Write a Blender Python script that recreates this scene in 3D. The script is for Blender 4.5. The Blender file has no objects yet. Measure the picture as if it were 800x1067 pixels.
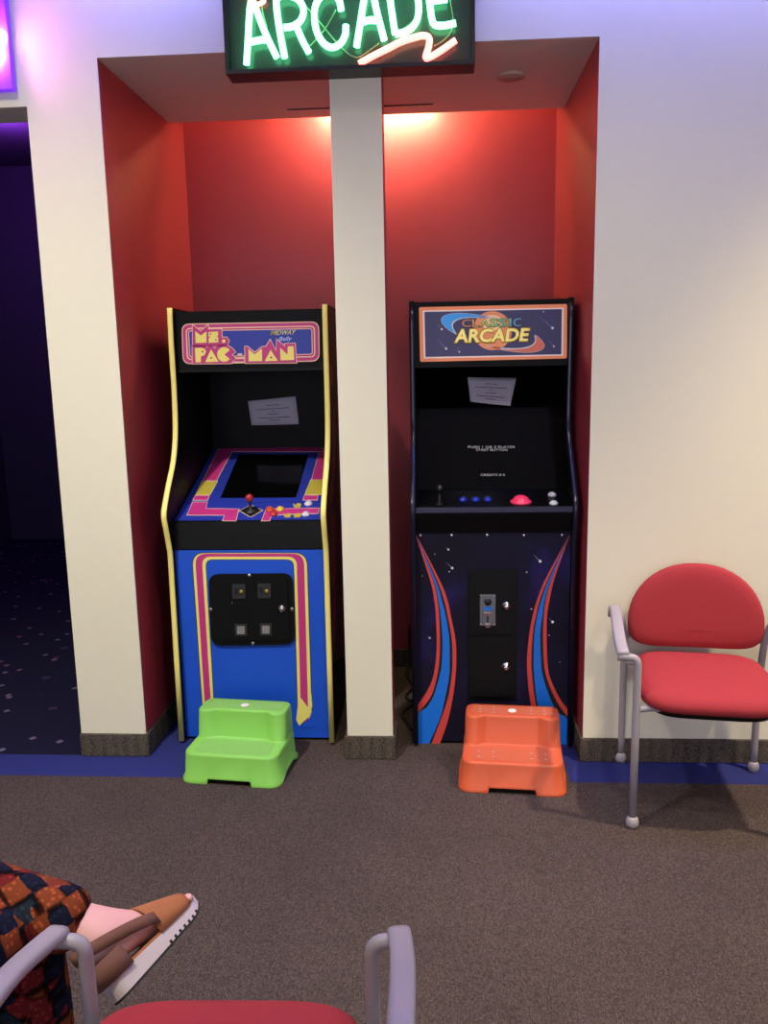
import bpy, bmesh, math, random
from mathutils import Vector, Matrix, Quaternion
from mathutils.geometry import tessellate_polygon

random.seed(7)
scene = bpy.context.scene
COL = scene.collection
V = Vector

# ------------------------------------------------------------------ camera
FPX, CXP, CYP, CAMH = 868.0, 400.0, 533.5, 1.5
_wy = V((453.5 - CXP, 379 - CYP, FPX)).normalized()
_wd = V((494 - CXP, 5541 - CYP, FPX)); _wd = (_wd - _wy * _wd.dot(_wy.copy()))
_wd.normalize(); _wd = (_wd - _wy * _wd.dot(_wy)).normalized()
_wx = _wd.cross(_wy)
RROW = Matrix((_wx, _wy, -_wd))                       # world = RROW @ cam (x right, y down, z forward)
CAM = V((0.259, -3.002, CAMH))
def ray(u, v): return RROW @ V(((u - CXP) / FPX, (v - CYP) / FPX, 1.0))
def on_y(u, v, Y): d = ray(u, v); return CAM + d * ((Y - CAM.y) / d.y)
def on_z(u, v, Z): d = ray(u, v); return CAM + d * ((Z - CAM.z) / d.z)
def on_x(u, v, X): d = ray(u, v); return CAM + d * ((X - CAM.x) / d.x)

cd = bpy.data.cameras.new('camera'); cam = bpy.data.objects.new('camera', cd); COL.objects.link(cam)
rx, dn, fw = RROW.col[0], RROW.col[1], RROW.col[2]
m = Matrix((( rx[0], -dn[0], -fw[0]), (rx[1], -dn[1], -fw[1]), (rx[2], -dn[2], -fw[2]))).to_4x4()
m.translation = CAM
cam.matrix_world = m
cd.sensor_fit = 'HORIZONTAL'; cd.sensor_width = 36.0; cd.lens = FPX / 800.0 * 36.0
cd.clip_start = 0.05; cd.clip_end = 60
scene.camera = cam

# ------------------------------------------------------------------ world, exposure, large lights
w = bpy.data.worlds.new('world'); scene.world = w; w.use_nodes = True
w.node_tree.nodes['Background'].inputs[0].default_value = (0.02, 0.02, 0.025, 1)
w.node_tree.nodes['Background'].inputs[1].default_value = 0.0
vs = scene.view_settings
vs.view_transform = 'Standard'; vs.look = 'None'; vs.gamma = 1.0; vs.use_curve_mapping = False
vs.exposure = 0.0
ROOM_CEIL = 4.4
def lamp(name, kind, loc, power, color, size=0.1, spot=None, blend=0.5, aim=None):
    ld = bpy.data.lights.new(name, kind); ld.energy = power; ld.color = color
    if kind == 'AREA': ld.shape = 'DISK'; ld.size = size
    else: ld.shadow_soft_size = size
    if spot: ld.spot_size = math.radians(spot); ld.spot_blend = blend
    o = bpy.data.objects.new(name, ld); COL.objects.link(o); o.location = loc
    if aim is not None:
        o.rotation_euler = (V(aim) - V(loc)).to_track_quat('-Z', 'Y').to_euler()
    return o
WARM = (1.0, 0.94, 0.72)
DOWNLIGHTS = [  # x, y, watts, cone, blend, where it is aimed
    (2.45, -1.05, 800, 70, 0.6, None), (-1.3, -2.35, 860, 60, 1.0, (-1.0, -0.25, 0.1)), (0.6, -2.0, 200, 60, 1.0, (0.45, -0.35, 0.1)),
    (2.2, -3.0, 130, 62, 1.0, (1.7, -0.25, 0.2)), (-1.0, -4.2, 150, 90, 1.0, None), (1.0, -4.6, 150, 90, 1.0, None)]
for _x, _y, _p, _c, _b, _a in DOWNLIGHTS:
    lamp('downlight_beam', 'SPOT', (_x, _y, ROOM_CEIL - 0.03), _p, (1.0, 0.82, 0.54) if _a is None and _y > -2 else WARM, 0.07, _c, _b, _a)

# ------------------------------------------------------------------ helpers
def lin(c):
    return tuple(((x / 255.0) / 12.92 if x / 255.0 <= 0.04045 else ((x / 255.0 + 0.055) / 1.055) ** 2.4) for x in c)
def rgba(c): return (*lin(c), 1.0)
MATS = {}
def mat(name, color, rough=0.6, metal=0.0, spec=0.5, var=0.06, vscale=20.0, bump=0.0, bscale=200.0, emit=None, estr=1.0, coat=0.0):
    """a procedural principled material: base colour with slight noise variation and optional fine bump"""
    if name in MATS: return MATS[name]
    M = bpy.data.materials.new(name); M.use_nodes = True
    nt = M.node_tree; b = nt.nodes['Principled BSDF']
    tc = nt.nodes.new('ShaderNodeTexCoord')
    b.inputs['Roughness'].default_value = rough; b.inputs['Metallic'].default_value = metal
    b.inputs['Specular IOR Level'].default_value = spec; b.inputs['Coat Weight'].default_value = coat
    c = lin(color)
    if var > 0:
        n = nt.nodes.new('ShaderNodeTexNoise'); n.inputs['Scale'].default_value = vscale; n.inputs['Detail'].default_value = 4
        nt.links.new(tc.outputs['Object'], n.inputs['Vector'])
        r = nt.nodes.new('ShaderNodeMix'); r.data_type = 'RGBA'
        r.inputs['A'].default_value = (*[x * (1 - var) for x in c], 1); r.inputs['B'].default_value = (*[min(1, x * (1 + var)) for x in c], 1)
        nt.links.new(n.outputs['Fac'], r.inputs['Factor']); nt.links.new(r.outputs['Result'], b.inputs['Base Color'])
    else:
        b.inputs['Base Color'].default_value = (*c, 1)
    if bump > 0:
        n2 = nt.nodes.new('ShaderNodeTexNoise'); n2.inputs['Scale'].default_value = bscale; n2.inputs['Detail'].default_value = 2
        nt.links.new(tc.outputs['Object'], n2.inputs['Vector'])
        bp = nt.nodes.new('ShaderNodeBump'); bp.inputs['Strength'].default_value = bump; bp.inputs['Distance'].default_value = 0.002
        nt.links.new(n2.outputs['Fac'], bp.inputs['Height']); nt.links.new(bp.outputs['Normal'], b.inputs['Normal'])
    if emit is not None:
        b.inputs['Emission Color'].default_value = (*emit, 1); b.inputs['Emission Strength'].default_value = estr
    MATS[name] = M
    return M

def tag(o, label=None, cat=None, group=None, kind=None):
    if label: o['label'] = label
    if cat: o['category'] = cat
    if group: o['group'] = group
    if kind: o['kind'] = kind
    return o
def empty(name, loc=(0, 0, 0), rz=0.0):
    o = bpy.data.objects.new(name, None); COL.objects.link(o); o.location = loc; o.rotation_euler = (0, 0, rz)
    o.empty_display_size = 0.1
    return o
def mesh_obj(name, me, material, parent=None):
    o = bpy.data.objects.new(name, me); COL.objects.link(o)
    if material is not None:
        me.materials.clear(); me.materials.append(material)
    if parent is not None: o.parent = parent
    return o
def build(name, bm, material, parent=None, smooth=False, local=None):
    """bmesh -> object; geometry is in world coordinates unless local says where the parent sits"""
    bmesh.ops.recalc_face_normals(bm, faces=bm.faces[:])
    me = bpy.data.meshes.new(name); bm.to_mesh(me); bm.free()
    if smooth:
        for p in me.polygons: p.use_smooth = True
    if local is not None: me.transform(local.inverted())
    elif parent is not None: me.transform(world_of(parent).inverted())
    return mesh_obj(name, me, material, parent)
def world_of(o):
    M = Matrix.Translation(o.location) @ o.rotation_euler.to_matrix().to_4x4()
    return world_of(o.parent) @ M if o.parent else M
def copy_tree(o, parent=None):
    c = o.copy(); COL.objects.link(c); c.parent = parent
    for ch in list(o.children): copy_tree(ch, c)
    return c
def add_box(bm, lo, hi, bev=0.0):
    g = bmesh.ops.create_cube(bm, size=1.0)
    lo, hi = V(lo), V(hi)
    for v in g['verts']:
        v.co = V((lo[i] + (v.co[i] + 0.5) * (hi[i] - lo[i]) for i in range(3)))
    if bev > 0:
        es = list({e for v in g['verts'] for e in v.link_edges})
        bmesh.ops.bevel(bm, geom=es, offset=bev, segments=2, affect='EDGES', profile=0.5)
    return g
def box(name, lo, hi, material, parent=None, bev=0.0, smooth=False):
    bm = bmesh.new(); add_box(bm, lo, hi, bev); return build(name, bm, material, parent, smooth)
def catmull(pts, n=8, closed=False):
    pts = [V(p) for p in pts]; out = []; N = len(pts)
    rng = N if closed else N - 1
    for i in range(rng):
        if closed: p0, p1, p2, p3 = pts[i - 1], pts[i], pts[(i + 1) % N], pts[(i + 2) % N]
        else:
            p1, p2 = pts[i], pts[i + 1]; p0 = pts[i - 1] if i else p1 * 2 - p2; p3 = pts[i + 2] if i + 2 < N else p2 * 2 - p1
        for k in range(n):
            t = k / n
            out.append(0.5 * (2 * p1 + (p2 - p0) * t + (2 * p0 - 5 * p1 + 4 * p2 - p3) * t * t + (3 * p1 - p0 - 3 * p2 + p3) * t ** 3))
    if not closed: out.append(pts[-1])
    return out
def add_sweep(bm, path, prof, closed=False, up=None, cap=True):
    """sweep a 2D profile along a path; parallel-transport frames, or a fixed 'up'; prof may be a list or a function of t"""
    path = [V(p) for p in path]; n = len(path); rings = []
    nrm = None; prev = None
    for i in range(n):
        if closed: t = (path[(i + 1) % n] - path[i - 1])
        else: t = path[min(i + 1, n - 1)] - path[max(i - 1, 0)]
        t.normalize()
        if up is not None:
            a = V(up) - t * t.dot(V(up)); a.normalize()
        elif nrm is None:
            a = t.orthogonal().normalized()
        else:
            q = prev.rotation_difference(t); a = q @ nrm; a = (a - t * a.dot(t)).normalized()
        nrm, prev = a, t
        b = t.cross(a)
        pr = prof(i / max(1, n - 1)) if callable(prof) else prof
        rings.append([bm.verts.new(path[i] + a * q[0] + b * q[1]) for q in pr])
    k = len(rings[0])
    for i in range(n if closed else n - 1):
        r0, r1 = rings[i], rings[(i + 1) % n]
        for j in range(k): bm.faces.new((r0[j], r0[(j + 1) % k], r1[(j + 1) % k], r1[j]))
    if cap and not closed:
        bm.faces.new(rings[0]); bm.faces.new(rings[-1])
    return rings
def circ(r, n=10, rx=1.0, ry=1.0): return [(r * rx * math.cos(2 * math.pi * i / n), r * ry * math.sin(2 * math.pi * i / n)) for i in range(n)]
def tube(name, path, r, material, parent=None, n=10, closed=False, smooth=True):
    bm = bmesh.new(); add_sweep(bm, path, circ(r, n), closed); return build(name, bm, material, parent, smooth)
def add_lathe(bm, prof, centre=(0, 0, 0), axis=(0, 0, 1), n=16):
    c = V(centre); ax = V(axis).normalized(); a = ax.orthogonal().normalized(); b = ax.cross(a); rings = []
    for r, h in prof:
        if r < 1e-6: rings.append([bm.verts.new(c + ax * h)])
        else: rings.append([bm.verts.new(c + ax * h + a * r * math.cos(2 * math.pi * i / n) + b * r * math.sin(2 * math.pi * i / n)) for i in range(n)])
    for r0, r1 in zip(rings, rings[1:]):
        for j in range(n):
            p = [r0[j % len(r0)], r0[(j + 1) % len(r0)], r1[(j + 1) % len(r1)], r1[j % len(r1)]]
            u = []
            for q in p:
                if q not in u: u.append(q)
            if len(u) > 2: bm.faces.new(u)
    if len(rings[0]) > 1: bm.faces.new(rings[0])
    if len(rings[-1]) > 1: bm.faces.new(rings[-1])
def lathe(name, prof, centre, axis, material, parent=None, n=16, smooth=True):
    bm = bmesh.new(); add_lathe(bm, prof, centre, axis, n); return build(name, bm, material, parent, smooth)
def ball(r, n=6, squash=1.0, z0=0.0):
    return [(r * math.cos(a), z0 + squash * r * math.sin(a)) for a in [(-math.pi / 2 + math.pi * i / n) for i in range(n + 1)]]
def dome(r, h, n=5): return [(r, 0)] + [(r * math.cos(math.pi / 2 * i / n), h * math.sin(math.pi / 2 * i / n)) for i in range(n + 1)]

class Plane:
    """a flat panel in the scene; px() finds the point of it that a photo pixel looks at"""
    def __init__(s, p, n):
        s.p = V(p); s.n = V(n).normalized()
        if s.n.dot(CAM - s.p) < 0: s.n = -s.n
    def px(s, u, v, off=0.0):
        d = ray(u, v); q = s.p + s.n * off
        return CAM + d * ((q - CAM).dot(s.n) / d.dot(s.n))
def add_slab(bm, pts, n, th):
    """a thin solid slab from a 3D outline, thickened along n"""
    a = [bm.verts.new(p) for p in pts]; b = [bm.verts.new(V(p) + n * th) for p in pts]
    for tri in tessellate_polygon([[V(p) for p in pts]]):
        try:
            bm.faces.new([b[i] for i in tri]); bm.faces.new([a[i] for i in reversed(tri)])
        except ValueError: pass
    k = len(pts)
    for i in range(k): bm.faces.new((a[i], a[(i + 1) % k], b[(i + 1) % k], b[i]))
LAY = 0.0004
def decal(name, polys, plane, layer, material, parent, smooth_px=False):
    """printed shape on a panel: one or more pixel outlines, laid on the plane as a film"""
    if isinstance(polys[0][0], (int, float)): polys = [polys]
    bm = bmesh.new()
    for pg in polys:
        add_slab(bm, [plane.px(u, v, 0.0) + plane.n * (LAY * layer) for u, v in pg], plane.n, LAY * 0.9)
    return build(name, bm, material, parent)
def pcirc(u, v, r, n=16, ry=None, a0=0, a1=360):
    ry = r if ry is None else ry
    return [(u + r * math.cos(math.radians(a0 + (a1 - a0) * i / n)), v + ry * math.sin(math.radians(a0 + (a1 - a0) * i / n))) for i in range(n if a1 - a0 >= 360 else n + 1)]
def rquad(tl, tr, br, bl, r, n=5):
    """rounded quad in pixels"""
    P = [V((*q, 0)) for q in (tl, tr, br, bl)]; out = []
    for i in range(4):
        p, a, b = P[i], P[i - 1], P[(i + 1) % 4]
        s = p + (a - p).normalized() * r; e = p + (b - p).normalized() * r
        for k in range(n + 1):
            t = k / n; q = s * (1 - t) ** 2 + p * 2 * t * (1 - t) + e * t * t
            out.append((q.x, q.y))
    return out
def offset_poly(pg, d):
    """grow a pixel outline by d (mitred)"""
    P = [V((x, y)) for x, y in pg]; area = sum(P[i - 1].x * P[i].y - P[i].x * P[i - 1].y for i in range(len(P)))
    s = 1 if area > 0 else -1; out = []
    for i in range(len(P)):
        e1 = (P[i] - P[i - 1]).normalized(); e2 = (P[(i + 1) % len(P)] - P[i]).normalized()
        n1 = V((e1.y, -e1.x)) * s; n2 = V((e2.y, -e2.x)) * s
        b = (n1 + n2)
        if b.length < 1e-4: b = n1
        b.normalize(); k = d / max(0.35, b.dot(n1)); q = P[i] + b * k; out.append((q.x, q.y))
    return out
def band(L, Rr, n=6):
    a = catmull([(x, y, 0) for x, y in L], n); b = catmull([(x, y, 0) for x, y in Rr], n)
    return [(p.x, p.y) for p in a] + [(p.x, p.y) for p in reversed(b)]
def text_decal(name, body, quad, plane, layer, material, parent, bold=0.0, shear=0.0):
    """lettering fitted into a pixel quad (tl, tr, br, bl) on a panel"""
    cu = bpy.data.curves.new(name, 'FONT'); cu.body = body; cu.size = 1.0; cu.offset = bold; cu.shear = shear; cu.resolution_u = 3
    o = bpy.data.objects.new(name, cu); COL.objects.link(o)
    dg = bpy.context.evaluated_depsgraph_get(); me = bpy.data.meshes.new_from_object(o.evaluated_get(dg))
    bpy.data.objects.remove(o); bpy.data.curves.remove(cu)
    xs = [v.co.x for v in me.vertices]; ys = [v.co.y for v in me.vertices]
    x0, x1, y0, y1 = min(xs), max(xs), min(ys), max(ys)
    c = [plane.px(*q) for q in quad]
    bm = bmesh.new(); bm.from_mesh(me); bpy.data.meshes.remove(me)
    for v in bm.verts:
        s = (v.co.x - x0) / (x1 - x0); t = (v.co.y - y0) / (y1 - y0)
        v.co = (c[3] * (1 - s) + c[2] * s) * (1 - t) + (c[0] * (1 - s) + c[1] * s) * t + plane.n * (LAY * (layer + 0.9))
    r = bmesh.ops.extrude_face_region(bm, geom=bm.faces[:])
    for g in r['geom']:
        if isinstance(g, bmesh.types.BMVert): g.co -= plane.n * LAY * 0.8
    return build(name, bm, material, parent)

# ------------------------------------------------------------------ materials of the setting
def carpet_mat(name, dark, light, scale, rib=True):
    M = bpy.data.materials.new(name); M.use_nodes = True; nt = M.node_tree; b = nt.nodes['Principled BSDF']
    b.inputs['Roughness'].default_value = 0.95; b.inputs['Specular IOR Level'].default_value = 0.1
    tc = nt.nodes.new('ShaderNodeTexCoord')
    vo = nt.nodes.new('ShaderNodeTexVoronoi'); vo.inputs['Scale'].default_value = scale; vo.inputs['Randomness'].default_value = 0.55
    mp = nt.nodes.new('ShaderNodeMapping'); mp.inputs['Scale'].default_value = (1.0, 0.62, 1.0); mp.inputs['Rotation'].default_value = (0, 0, 0.12)
    nt.links.new(tc.outputs['Object'], mp.inputs['Vector']); nt.links.new(mp.outputs['Vector'], vo.inputs['Vector'])
    no = nt.nodes.new('ShaderNodeTexNoise'); no.inputs['Scale'].default_value = 3.0; no.inputs['Detail'].default_value = 5
    nt.links.new(tc.outputs['Object'], no.inputs['Vector'])
    rp = nt.nodes.new('ShaderNodeValToRGB'); rp.color_ramp.elements[0].position = 0.1; rp.color_ramp.elements[1].position = 0.75
    rp.color_ramp.elements[0].color = rgba(light); rp.color_ramp.elements[1].color = rgba(dark)
    nt.links.new(vo.outputs['Distance'], rp.inputs['Fac'])
    hs = nt.nodes.new('ShaderNodeMix'); hs.data_type = 'RGBA'; hs.blend_type = 'MULTIPLY'
    sep = nt.nodes.new('ShaderNodeMix'); sep.data_type = 'RGBA'
    sep.inputs['A'].default_value = (0.72, 0.72, 0.72, 1); sep.inputs['B'].default_value = (1.15, 1.12, 1.08, 1)
    nt.links.new(vo.outputs['Color'], sep.inputs['Factor'])
    hs.inputs['Factor'].default_value = 1.0
    nt.links.new(rp.outputs['Color'], hs.inputs['A']); nt.links.new(sep.outputs['Result'], hs.inputs['B'])
    h2 = nt.nodes.new('ShaderNodeMix'); h2.data_type = 'RGBA'; h2.blend_type = 'MULTIPLY'; h2.inputs['Factor'].default_value = 0.35
    nt.links.new(hs.outputs['Result'], h2.inputs['A']); nt.links.new(no.outputs['Fac'], h2.inputs['B'])
    nt.links.new(h2.outputs['Result'], b.inputs['Base Color'])
    bp = nt.nodes.new('ShaderNodeBump'); bp.inputs['Strength'].default_value = 0.7; bp.inputs['Distance'].default_value = 0.004; bp.invert = True
    nt.links.new(vo.outputs['Distance'], bp.inputs['Height']); nt.links.new(bp.outputs['Normal'], b.inputs['Normal'])
    return M
def confetti_mat():
    M = bpy.data.materials.new('confetti_carpet'); M.use_nodes = True; nt = M.node_tree; b = nt.nodes['Principled BSDF']
    b.inputs['Roughness'].default_value = 0.95; b.inputs['Specular IOR Level'].default_value = 0.1
    tc = nt.nodes.new('ShaderNodeTexCoord')
    def layer(scale, thr, metric, rot):
        mp = nt.nodes.new('ShaderNodeMapping'); mp.inputs['Rotation'].default_value = (0, 0, rot); mp.inputs['Scale'].default_value = (1, 1, 0)
        nt.links.new(tc.outputs['Object'], mp.inputs['Vector'])
        vo = nt.nodes.new('ShaderNodeTexVoronoi'); vo.distance = metric; vo.inputs['Scale'].default_value = scale
        nt.links.new(mp.outputs['Vector'], vo.inputs['Vector'])
        rp = nt.nodes.new('ShaderNodeValToRGB'); rp.color_ramp.interpolation = 'CONSTANT'
        rp.color_ramp.elements[0].color = (1, 1, 1, 1); rp.color_ramp.elements[1].position = thr; rp.color_ramp.elements[1].color = (0, 0, 0, 1)
        nt.links.new(vo.outputs['Distance'], rp.inputs['Fac']); return vo, rp
    v1, r1 = layer(11, 0.13, 'CHEBYCHEV', 0.6)
    v2, r2 = layer(5, 0.16, 'MANHATTAN', 0.2)
    m1 = nt.nodes.new('ShaderNodeMix'); m1.data_type = 'RGBA'; m1.inputs['A'].default_value = rgba((26, 25, 50)); m1.inputs['B'].default_value = rgba((58, 46, 76))
    nt.links.new(r2.outputs['Color'], m1.inputs['Factor'])
    cr = nt.nodes.new('ShaderNodeMix'); cr.data_type = 'RGBA'; cr.inputs['A'].default_value = rgba((96, 98, 128)); cr.inputs['B'].default_value = rgba((120, 78, 96))
    nt.links.new(v1.outputs['Color'], cr.inputs['Factor'])
    m2 = nt.nodes.new('ShaderNodeMix'); m2.data_type = 'RGBA'
    nt.links.new(m1.outputs['Result'], m2.inputs['A']); nt.links.new(cr.outputs['Result'], m2.inputs['B']); nt.links.new(r1.outputs['Color'], m2.inputs['Factor'])
    nt.links.new(m2.outputs['Result'], b.inputs['Base Color'])
    return M
CREAM = mat('cream_wall_paint', (228, 223, 204), 0.75, var=0.02, bump=0.05, bscale=350)
RED = mat('red_wall_paint', (168, 57, 69), 0.42, var=0.03, bump=0.05, bscale=350)
CEILM = mat('niche_ceiling_paint', (226, 216, 206), 0.8, var=0.02)
ROOMC = mat('room_ceiling_tile', (215, 210, 205), 0.9, var=0.03)
DARKWALL = mat('dark_room_paint', (38, 32, 62), 0.8, var=0.05)
CARPET = carpet_mat('brown_loop_carpet', (64, 55, 54), (106, 93, 91), 225)
BASE = carpet_mat('carpet_baseboard', (66, 60, 56), (128, 118, 108), 190)
BLUEC = mat('blue_carpet_border', (44, 49, 108), 0.95, var=0.12, vscale=60, bump=0.3, bscale=500, spec=0.1)
DARKC = confetti_mat()

# ------------------------------------------------------------------ the setting
NL, NR, NZ, NYC, NYB = -0.885, 0.806, 2.548, 0.78, 1.0     # niche: left, right, ceiling height, ceiling edge, back wall
DXR, DZ, DTH = -1.144, 2.402, 0.18                         # dark doorway: right jamb, lintel height, wall thickness
X0, X1, YB = -3.6, 3.4, -5.6
def struct(o): o['kind'] = 'structure'; return o
def sbox(name, boxes, material):
    bm = bmesh.new()
    for lo, hi in boxes: add_box(bm, lo, hi)
    return struct(build(name, bm, material))
# floor: brown carpet with the blue border set into it
GL, GR = -0.69, 0.735
sbox('floor', [((X0, YB, -0.08), (X1, -0.17, 0)), ((GL, -0.17, -0.08), (GR, 1.0, 0))], CARPET)
sbox('floor_border', [((X0, -0.17, -0.08), (GL, 0.0, 0.0)), ((NL, 0.0, -0.08), (GL, 1.0, 0.0)), ((GR, -0.17, -0.08), (X1, 0.0, 0)), ((GR, 0, -0.08), (NR, 1.0, 0))], BLUEC)
sbox('floor_dark_room', [((X0, 0, -0.08), (DXR, 4.2, -0.002))], DARKC)
TH = 0.006
sbox('wall_front', [((DXR, 0, 0), (NL, TH, ROOM_CEIL)), ((NL, 0, NZ), (NR, TH, ROOM_CEIL)), ((NR, 0, 0), (X1, TH, ROOM_CEIL)),
                    ((X0, 0, DZ), (DXR, DTH, ROOM_CEIL)), ((DXR, TH, 0), (DXR + 0.02, DTH, ROOM_CEIL))], CREAM)
sbox('wall_niche_left', [((NL - 0.03, TH, 0), (NL, NYB, 2.95))], RED)
sbox('wall_niche_right', [((NR, TH, 0), (NR + 0.03, NYB, 2.95))], RED)
sbox('wall_niche_back', [((NL - 0.03, NYB, 0), (NR + 0.03, NYB + 0.04, 2.95))], RED)
sbox('ceiling_niche', [((NL, TH, NZ), (NR, NYC, NZ + 0.10)), ((NL, NYC - 0.04, NZ + 0.10), (NR, NYC, 2.95)), ((NL - 0.03, NYC - 0.04, 2.95), (NR + 0.03, NYB + 0.04, 2.98))], CEILM)
sbox('wall_left', [((X0 - 0.1, YB, 0), (X0, 0, ROOM_CEIL))], CREAM)
sbox('wall_right', [((X1, YB, 0), (X1 + 0.1, 0, ROOM_CEIL))], CREAM)
sbox('wall_back', [((X0 - 0.1, YB - 0.1, 0), (X1 + 0.1, YB, ROOM_CEIL))], CREAM)
sbox('ceiling', [((X0 - 0.1, YB - 0.1, ROOM_CEIL), (X1 + 0.1, DTH, ROOM_CEIL + 0.1))], ROOMC)
sbox('wall_dark_room', [((X0 - 0.1, 0, 0), (X0, 4.2, 3.2)), ((X0 - 0.1, 4.2, 0), (DXR + 0.1, 4.3, 3.2)), ((DXR + 0.02, DTH, 0), (DXR + 0.1, 4.2, 3.2))], DARKWALL)
sbox('ceiling_dark_room', [((X0 - 0.1, DTH, 3.2), (DXR + 0.1, 4.3, 3.3))], DARKWALL)
lamp('dark_room_black_light', 'POINT', (-2.7, 2.9, 2.98), 42, (0.55, 0.10, 0.95), 0.1)
# the pillar between the two machines, red on the niche sides
PILX0, PILX1, PILY = -0.0905, 0.085, 0.13
bm = bmesh.new(); add_box(bm, (PILX0, 0, 0), (PILX1, PILY, NZ))
pil = struct(build('pillar', bm, CREAM)); pil['label'] = 'slim cream pillar standing between the two arcade machines'
pil.data.materials.append(RED)
for p in pil.data.polygons:
    if p.normal.y > -0.5: p.material_index = 1
# carpet baseboards
BH, BT = 0.094, 0.011
def baseboard(name, boxes):
    bm = bmesh.new()
    for lo, hi in boxes: add_box(bm, lo, hi, 0.004)
    return struct(build(name, bm, BASE))
baseboard('baseboard_left', [((DXR - 0.004, -BT, 0), (NL + BT, 0, BH)), ((NL, 0, 0), (NL + BT, NYB, BH))])
baseboard('baseboard_right', [((NR - BT, -BT, 0), (X1, 0, BH)), ((NR - BT, 0, 0), (NR, NYB, BH))])
baseboard('baseboard_back', [((NL + BT, NYB - BT, 0), (NR - BT, NYB, BH))])
baseboard('baseboard_pillar', [((PILX0 - BT, -BT, 0), (PILX1 + BT, 0, BH)), ((PILX0 - BT, 0, 0), (PILX0, PILY + BT, BH)), ((PILX1, 0, 0), (PILX1 + BT, PILY + BT, BH))])

# unseen glazed doors behind the viewer, added as a frontal light source
FILL = mat('fill_light_glass', (225, 232, 245), 0.2, var=0, emit=(0.84, 0.88, 1.0), estr=2.9)
FRAME = mat('dark_door_frame', (50, 48, 52), 0.5)
for n_, (xa, xb) in enumerate(((-2.1, -0.9), (-0.9, 0.3), (0.3, 1.5))):
    dr = empty('door_%d' % (n_ + 1), ((xa + xb) / 2, YB, 0)); struct(dr)
    box('fill_pane', (xa + 0.05, YB, 0.1), (xb - 0.05, YB + 0.02, 2.45), FILL, dr)
    for lo, hi in (((xa, YB, 0), (xa + 0.05, YB + 0.05, 2.5)), ((xb - 0.05, YB, 0), (xb, YB + 0.05, 2.5)), ((xa + 0.05, YB, 0), (xb - 0.05, YB + 0.05, 0.1)), ((xa + 0.05, YB, 2.45), (xb - 0.05, YB + 0.05, 2.5))):
        box('frame_rail', lo, hi, FRAME, dr)

# ------------------------------------------------------------------ shared object materials
BLACK = mat('black_laminate', (10, 9, 12), 0.5, var=0.1, spec=0.14)
BLACKG = mat('black_gloss_glass', (6, 6, 8), 0.08, var=0.0, spec=0.16)
BLACKM = mat('black_powder_coat', (11, 11, 13), 0.5, var=0.1, bump=0.1, bscale=600, spec=0.2)
CHROME = mat('chrome', (205, 205, 210), 0.18, metal=1.0, var=0.03)
STEEL = mat('brushed_steel', (150, 150, 155), 0.35, metal=1.0, var=0.08)
YELM = mat('yellow_edge_moulding', (246, 234, 136), 0.5, var=0.04)
PR_BLUE = mat('print_blue', (20, 80, 208), 0.45, var=0.03)
PR_NAVY2 = mat('print_deep_blue', (36, 52, 158), 0.45, var=0.03)
PR_PINK = mat('print_magenta', (190, 50, 128), 0.45, var=0.03)
PR_YEL = mat('print_yellow', (236, 224, 122), 0.45, var=0.02)
PR_CREAM = mat('print_cream', (232, 200, 168), 0.45, var=0.02)
PR_BLACK = mat('print_black', (14, 13, 16), 0.5, var=0.0)
PR_WHITE = mat('print_white', (232, 232, 240), 0.5, var=0.0)
PR_RED = mat('print_red', (206, 66, 62), 0.45, var=0.03)
PR_SKY = mat('print_sky_blue', (8, 110, 222), 0.45, var=0.03)
PR_ORANGE = mat('print_orange', (232, 136, 92), 0.45, var=0.06)
PR_GOLD = mat('print_gold', (255, 226, 92), 0.45, var=0.05)
PR_BROWN = mat('print_brown', (122, 74, 40), 0.45, var=0.05)
PR_PLUM = mat('print_plum', (46, 26, 44), 0.5, var=0.2)
PR_RUST = mat('print_rust', (120, 58, 48), 0.5, var=0.15)
def space_mat(name):
    M = bpy.data.materials.new(name); M.use_nodes = True; nt = M.node_tree; b = nt.nodes['Principled BSDF']
    b.inputs['Roughness'].default_value = 0.5; b.inputs['Specular IOR Level'].default_value = 0.12
    tc = nt.nodes.new('ShaderNodeTexCoord'); no = nt.nodes.new('ShaderNodeTexNoise'); no.inputs['Scale'].default_value = 3.5; no.inputs['Detail'].default_value = 5
    nt.links.new(tc.outputs['Object'], no.inputs['Vector'])
    rp = nt.nodes.new('ShaderNodeValToRGB'); e = rp.color_ramp.elements
    e[0].position = 0.35; e[0].color = rgba((22, 19, 32)); e[1].position = 0.78; e[1].color = rgba((48, 40, 118))
    k = e.new(0.55); k.color = rgba((25, 22, 46))
    nt.links.new(no.outputs['Fac'], rp.inputs['Fac']); nt.links.new(rp.outputs['Color'], b.inputs['Base Color'])
    return M
SPACE = space_mat('print_space')

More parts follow.
